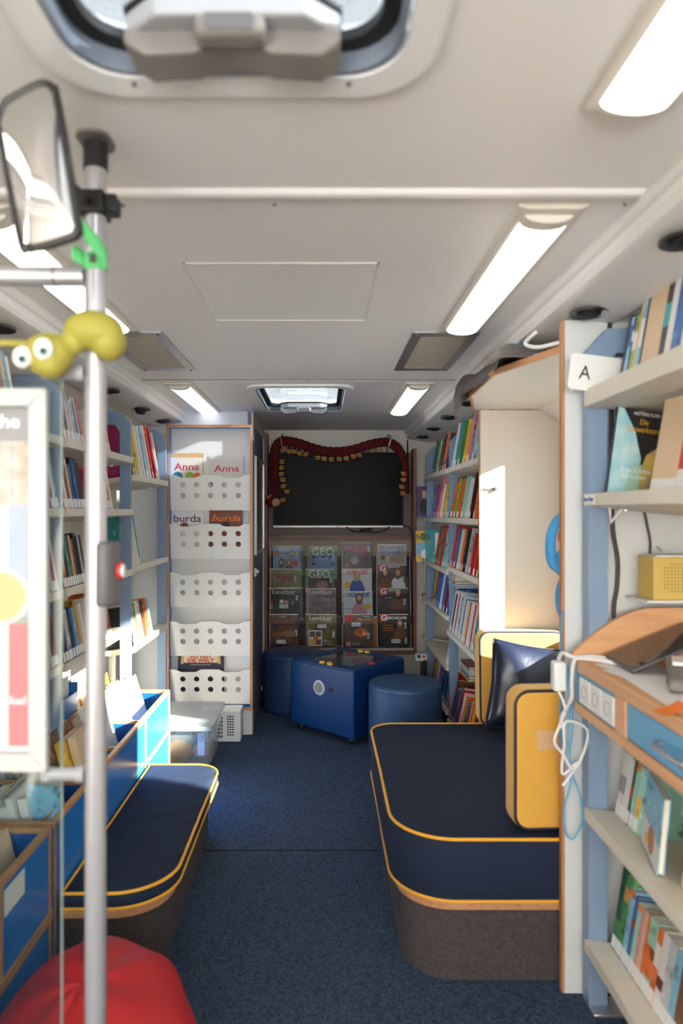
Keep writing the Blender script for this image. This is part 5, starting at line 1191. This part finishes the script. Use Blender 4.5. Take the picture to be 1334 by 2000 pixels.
# clamp and mirror
t = thing('convex_mirror', 'black framed convex mirror clamped to the pole', 'mirror', (PX, PY, EYE + .57))
MB().box((PX - .026, PY - .028, EYE + .548), (PX + .022, PY + .028, EYE + .590)).box((PX + .020, PY - .018, EYE + .552), (PX + .043, PY + .018, EYE + .586)).build('clamp', M_black, t, bevel=.004)
MB().cyl((PX + .043, PY, EYE + .570), (PX + .054, PY, EYE + .570), .003, 8).build('clamp_screw', M_dgrey, t)
MB().tube([(PX - .005, PY - .02, EYE + .57), (PX - .012, PY - .10, EYE + .56), (PX - .03, 1.082, EYE + .545)], .009, 8).build('arm', M_black, t)
mcx, mcz = -.436, EYE + .535
outl = [(-.071, .112), (-.058, .124), (-.008, .146), (.012, .148), (.024, .137), (.032, .118), (.070, -.105), (.070, -.124), (.058, -.136), (-.004, -.152), (-.024, -.150), (-.038, -.138), (-.078, .06), (-.080, .09)]
ol = [(a.x, a.y) for a in catmull([(x, z, 0) for x, z in outl], 5, True)]
cxx = sum(a for a, b in ol) / len(ol); cyy = sum(b for a, b in ol) / len(ol)
MM = Matrix.Translation((mcx, 1.05, mcz)) @ Matrix.Rotation(R(-6), 4, 'Z') @ Matrix.Scale(.835, 4)
def ring(k, y): return [MM @ Vector((cxx + (a - cxx) * k, y, cyy + (b - cyy) * k)) for a, b in ol]
n = len(ol); vs = []; prof = [(1.0, .004), (.985, .026), (.9, .034), (.5, .038)]
for k, y in prof: vs += ring(k, y)
MB().add(vs, [(i_ * n + i, i_ * n + (i + 1) % n, (i_ + 1) * n + (i + 1) % n, (i_ + 1) * n + i) for i_ in range(3) for i in range(n)] + [list(range(3 * n, 4 * n))]).build('rear_shell', M_black, t)
MB().tube([tuple(q) for q in ring(1.0, .002)], .0065, 8, True).build('rim', M_black, t)
vs = []; K = 10
for k in range(K): f_ = .97 * (1 - k / K); vs += ring(f_, .0 - .016 * (1 - f_ * f_))
vs.append(MM @ Vector((cxx, -.016, cyy)))
MB().add(vs, [(j_ * n + i, j_ * n + (i + 1) % n, (j_ + 1) * n + (i + 1) % n, (j_ + 1) * n + i) for j_ in range(K - 1) for i in range(n)] + [((K - 1) * n + i, (K - 1) * n + (i + 1) % n, K * n) for i in range(n)]).build('mirror_glass', M_mirror, t, ang=80)
# green strap on the pole
t = thing('green_strap', 'bright green strap wound round the pole', 'strap', (PX, PY, EYE + .5))
MGn = mat('bright_green_strap', (104, 216, 138), .6)
def band(z0, z1, a0, a1, w_, r_=.0225):
    def f(u, v):
        a = a0 + (a1 - a0) * u; z = z0 + (z1 - z0) * u + w_ * (v - .5)
        return Vector((PX + r_ * math.cos(a), PY + r_ * math.sin(a), z))
    return f
g = MB(); g.grid(band(EYE + .525, EYE + .465, R(-150), R(-10), .034, .0235), 16, 2); g.grid(band(EYE + .462, EYE + .462, R(-200), R(10), .030, .0215), 20, 2)
g.grid(lambda u, v: Vector((PX - .018 - .018 * u, PY - .012 - .01 * u, EYE + .455 + .028 * v + .006 * u)), 4, 2)
so = g.build('strap', MGn, t, ang=80); q_ = so.modifiers.new('thick', 'SOLIDIFY'); q_.thickness = .0025
MB().box((PX - .003, PY - .0275, EYE + .455), (PX + .009, PY - .024, EYE + .470)).build('buckle', M_dgrey, t)
# yellow snail-like toy hugging the pole
t = thing('yellow_toy', 'yellow big-eyed foam toy clinging to the pole', 'toy', (PX, PY, EYE + .33))
sn = MB()
sn.ball((PX + .002, PY - .028, EYE + .326), (.055, .040, .040), f=lambda u: (1 - .18 * max(0, -u.z) ) * (1 + .06 * u.x))
sn.ball((PX + .030, PY - .02, EYE + .312), (.032, .036, .036))
sn.ball((PX - .070, PY - .045, EYE + .283), (.045, .036, .038), f=lambda u: 1 + .12 * max(0, -u.z) * (1 - abs(u.x)))
sn.ball((PX - .062, PY - .055, EYE + .262), (.028, .030, .025))
sn.ball((PX - .034, PY - .035, EYE + .303), (.024, .022, .022))
bd = sn.build('body', M_snail, t)
rm = bd.modifiers.new('remesh', 'REMESH'); rm.mode = 'VOXEL'; rm.voxel_size = .0035; rm.use_smooth_shade = True
sm_ = bd.modifiers.new('smooth', 'SMOOTH'); sm_.factor = .8; sm_.iterations = 6
MB().tube(catmull([(PX - .100, PY - .05, EYE + .300), (PX - .138, PY - .07, EYE + .297), (PX - .172, PY - .075, EYE + .296)], 6), [.006] * 8 + [.0075, .009, .0085, .008, .006], 10).build('feeler', M_snail, t)
for a, b, c_ in ((-.104, EYE + .272, -.072), (-.064, EYE + .284, -.080)):
    ey = MB().ball((PX + a, PY + c_, b), (.0175, .014, .020)).build('eye', M_white, t)
    MB().ball((PX + a + .004, PY + c_ - .012, b - .006), (.0065, .004, .0065)).build('iris', mat('teal_iris', (60, 120, 120), .3), ey)
    MB().ball((PX + a + .004, PY + c_ - .0145, b - .006), (.0038, .003, .0042)).build('pupil', M_black, ey)
# stop button housing on the pole
t = thing('stop_button', 'grey stop button housing with red rimmed button on the pole', 'button', (PX, PY, EYE - .12))
MB().prism([(PX - .018, PY + .012), (PX + .005, PY - .020), (PX + .026, PY - .020), (PX + .040, PY + .0), (PX + .040, PY + .03), (PX - .01, PY + .03)], 2, EYE - .175, EYE - .055).build('housing', M_dgrey, t, bevel=.008, seg=3)
MB().cyl((PX + .039, PY + .012, EYE - .110), (PX + .046, PY + .012, EYE - .110), .017, 24).build('red_rim', M_red, t, bevel=.002); MB().cyl((PX + .044, PY + .012, EYE - .110), (PX + .050, PY + .012, EYE - .110), .012, 24).build('push_button', M_white, t, bevel=.002)
# glass screen
gs = thing('glass_screen', 'clear glass partition left of the pole', 'glass screen', (-.9, PY, .1))
MB().box((-1.38, PY - .004, .10), (-.487, PY + .004, EYE + .245)).build('pane', M_glass, gs)
MB().box((-.487, PY - .004, .10), (-.4855, PY + .004, EYE + .245)).build('polished_edge', M_glassedge, gs)
for z in (EYE - .487, EYE + .258):
    g = thing('glass_bracket', 'grey tube bracket joining pole and glass ' + ('below the poster' if z < EYE else 'behind the yellow toy'), 'bracket', (PX - .06, PY, z))
    MB().cyl((PX - .019, PY, z), (PX - .100, PY, z), .0125, 24).build('tube', M_grey, g, bevel=.001); MB().cyl((PX - .019, PY, z), (PX - .036, PY, z), .0155, 24).build('collar', M_grey, g, bevel=.001)
    MB().cyl((PX - .090, PY - .012, z - .0), (PX - .090, PY + .012, z), .010, 16).build('glass_clamp', M_grey, g)
# poster in a snap frame on the glass
ps = thing('poster_frame', 'white framed poster fixed to the glass screen', 'poster', (-.74, PY, 1.0))
fx0, fx1, fz0, fz1 = -.97, -.507, EYE - .476, EYE + .227; fy = PY - .018
fw = .034
for pl_, ax in (([(fx0, fz0), (fx0 + fw, fz0 + fw), (fx0 + fw, fz1 - fw), (fx0, fz1)], 1), ([(fx1, fz0), (fx1, fz1), (fx1 - fw, fz1 - fw), (fx1 - fw, fz0 + fw)], 1), ([(fx0, fz0), (fx1, fz0), (fx1 - fw, fz0 + fw), (fx0 + fw, fz0 + fw)], 1), ([(fx0, fz1), (fx0 + fw, fz1 - fw), (fx1 - fw, fz1 - fw), (fx1, fz1)], 1)):
    MB().prism(pl_, 1, fy - .006, PY - .0045).build('frame_profile', mat('snap_frame', (188, 190, 189), .4), ps, bevel=.003)
ix0, ix1, iz0, iz1 = fx0 + fw, fx1 - fw, fz0 + fw, fz1 - fw
B((ix0, PY - .0065, iz0), (ix1, PY - .0045, iz1)).build('poster_backing', M_sheet, ps)
def pr(a, b, c_, d_, m, y=.0068): return B((a, PY - y, b), (c_, PY - y + .0003, d_)).build('poster_print', m, ps)
def xs_(px_): return (px_ - 632) / 1333 * (PY - .007)
def zs_(py_): return EYE + (1000 - py_) / 1333 * (PY - .007)
pr(ix0, zs_(862), ix1, iz1, mat('poster_grey', (140, 140, 140), .5))  # pale print tones from here on hold the glare washed over the poster
pr(ix0, zs_(985), ix1, zs_(862), mat('poster_photo', (196, 190, 184), .5, noise=((170, 156, 138), 22, .12)))
pr(xs_(14), zs_(1212), ix1, zs_(985), mat('poster_sky', (148, 158, 178), .5, noise=((170, 180, 194), 7, .2)))
pr(xs_(14), zs_(1218), ix1, zs_(1205), mat('poster_sage', (140, 154, 144), .5), .007)
pr(xs_(17), iz0 + .008, ix1, zs_(1218), mat('poster_red', (186, 112, 116), .5), .0071)
pr(ix0, iz0, xs_(16), zs_(985), mat('poster_white', (206, 206, 206), .5), .0072)
pr(xs_(22), zs_(975), xs_(25), zs_(865), mat('poster_line', (150, 160, 176), .5), .0072)
FP = lambda px_, py_, o_=.0074: face(xs_(px_), PY - o_, zs_(py_))
MB().shape([circ(0, 0, .052, 40)], face(xs_(3), PY - .0072, zs_(1165)), .0003).build('poster_print', mat('poster_rim', (206, 202, 192), .5), ps)
MB().shape([circ(0, 0, .044, 40)], face(xs_(3), PY - .0076, zs_(1165)), .0003).build('poster_print', mat('poster_orange', (206, 176, 126), .5), ps)
for o_ in (text('he', .036, .025, W_, None, FP(1, 836), 'poster_lettering', 0, .0004, .02), text('los!', .030, .016, W_, None, FP(20, 1376), 'poster_lettering', 0, .0004, .02)):
    o_.parent = ps; o_.location = -wloc(ps)

# red beanbag
def bb(u):
    a = math.atan2(u.y, u.x); k = 1 + .045 * math.sin(3 * a + 1.2) * (1 - abs(u.z)) + .02 * math.sin(7 * a + 4 * u.z)
    k += .06 * math.exp(-((a - 2.0) / .25) ** 2) * max(0, u.z)
    if u.z < 0: k *= 1 - .06 * u.z * u.z
    # gathered folds running up towards the top
    k += .018 * math.sin(11 * a) * max(0, u.z) ** .5 * (1 - abs(u.z))
    return k
bag = thing('beanbag', 'red nylon beanbag on the floor beneath the glass screen', 'beanbag', (-.572, 1.62, 0))
bo = MB().ball((-.572, 1.62, .185), (.25, .37, .198), nu=96, nv=48, f=bb).build('cover', M_redfab, bag, ang=80)
for v in bo.data.vertices:
    if v.co.z < .004: v.co.z = .004
# seam piping over the bag
def bs(a, ph):
    u = Vector((math.cos(a) * math.sin(ph), math.sin(a) * math.sin(ph), math.cos(ph))); k = bb(u) * 1.002
    return (-.572 + u.x * .25 * k, 1.62 + u.y * .37 * k, .185 + u.z * .198 * k)
MB().tube([bs(R(118), R(8 + k * 5)) for k in range(17)], .0035, 6).build('seam', mat('dark_red_seam', (150, 20, 30), .6), bag)

# ------------------------------------------------------------------ labels for the many books: look first, neighbour next, place last
from collections import Counter
ORD = ['first', 'second', 'third', 'fourth', 'fifth', 'sixth', 'seventh', 'eighth', 'ninth', 'tenth', 'eleventh', 'twelfth', 'thirteenth', 'fourteenth', 'fifteenth', 'sixteenth', 'seventeenth', 'eighteenth', 'nineteenth', 'twentieth'] + ['twenty-' + k for k in ('first', 'second', 'third', 'fourth', 'fifth', 'sixth', 'seventh', 'eighth', 'ninth')] + ['thirtieth'] + ['thirty-' + k for k in ('first', 'second', 'third', 'fourth', 'fifth', 'sixth', 'seventh', 'eighth', 'ninth')] + ['fortieth']
byplace = {}
for o, cn, t_, h_, pl_, i in BOOKS: byplace.setdefault(pl_, []).append((o, cn, t_, h_, i))
for pl_, lst in byplace.items():
    lst.sort(key=lambda r_: r_[4]); n = len(lst)
    def adj(t_): return 'thick ' if t_ > .024 else 'slim ' if t_ < .0095 else ''
    c1 = [adj(l[2]) + l[1] for l in lst]; cc = Counter(c1)
    def around(i):
        a = lst[i - 1][1] if i > 0 else None; b = lst[i + 1][1] if i < n - 1 else None
        return f'between {a} and {b}' if a and b else f'beside {b or a}, at the row end'
    c2 = [f'{c1[i]} book {around(i)}' for i in range(n)]; cd = Counter(c2)
    for i, (o, cn, t_, h_, k) in enumerate(lst):
        if cc[c1[i]] == 1: lab = f'the only {c1[i]} book, {pl_}'
        elif cd[c2[i]] == 1: lab = f'{c2[i]}, {pl_}'
        else: lab = f'{c1[i]} book, {ORD[i]} from the left, {pl_}'
        if len(lab.replace(',', '').split()) > 16: lab = f'{c1[i]} book, {ORD[i]} from left, {pl_}'
        o['label'] = lab; o['group'] = 'books, ' + pl_
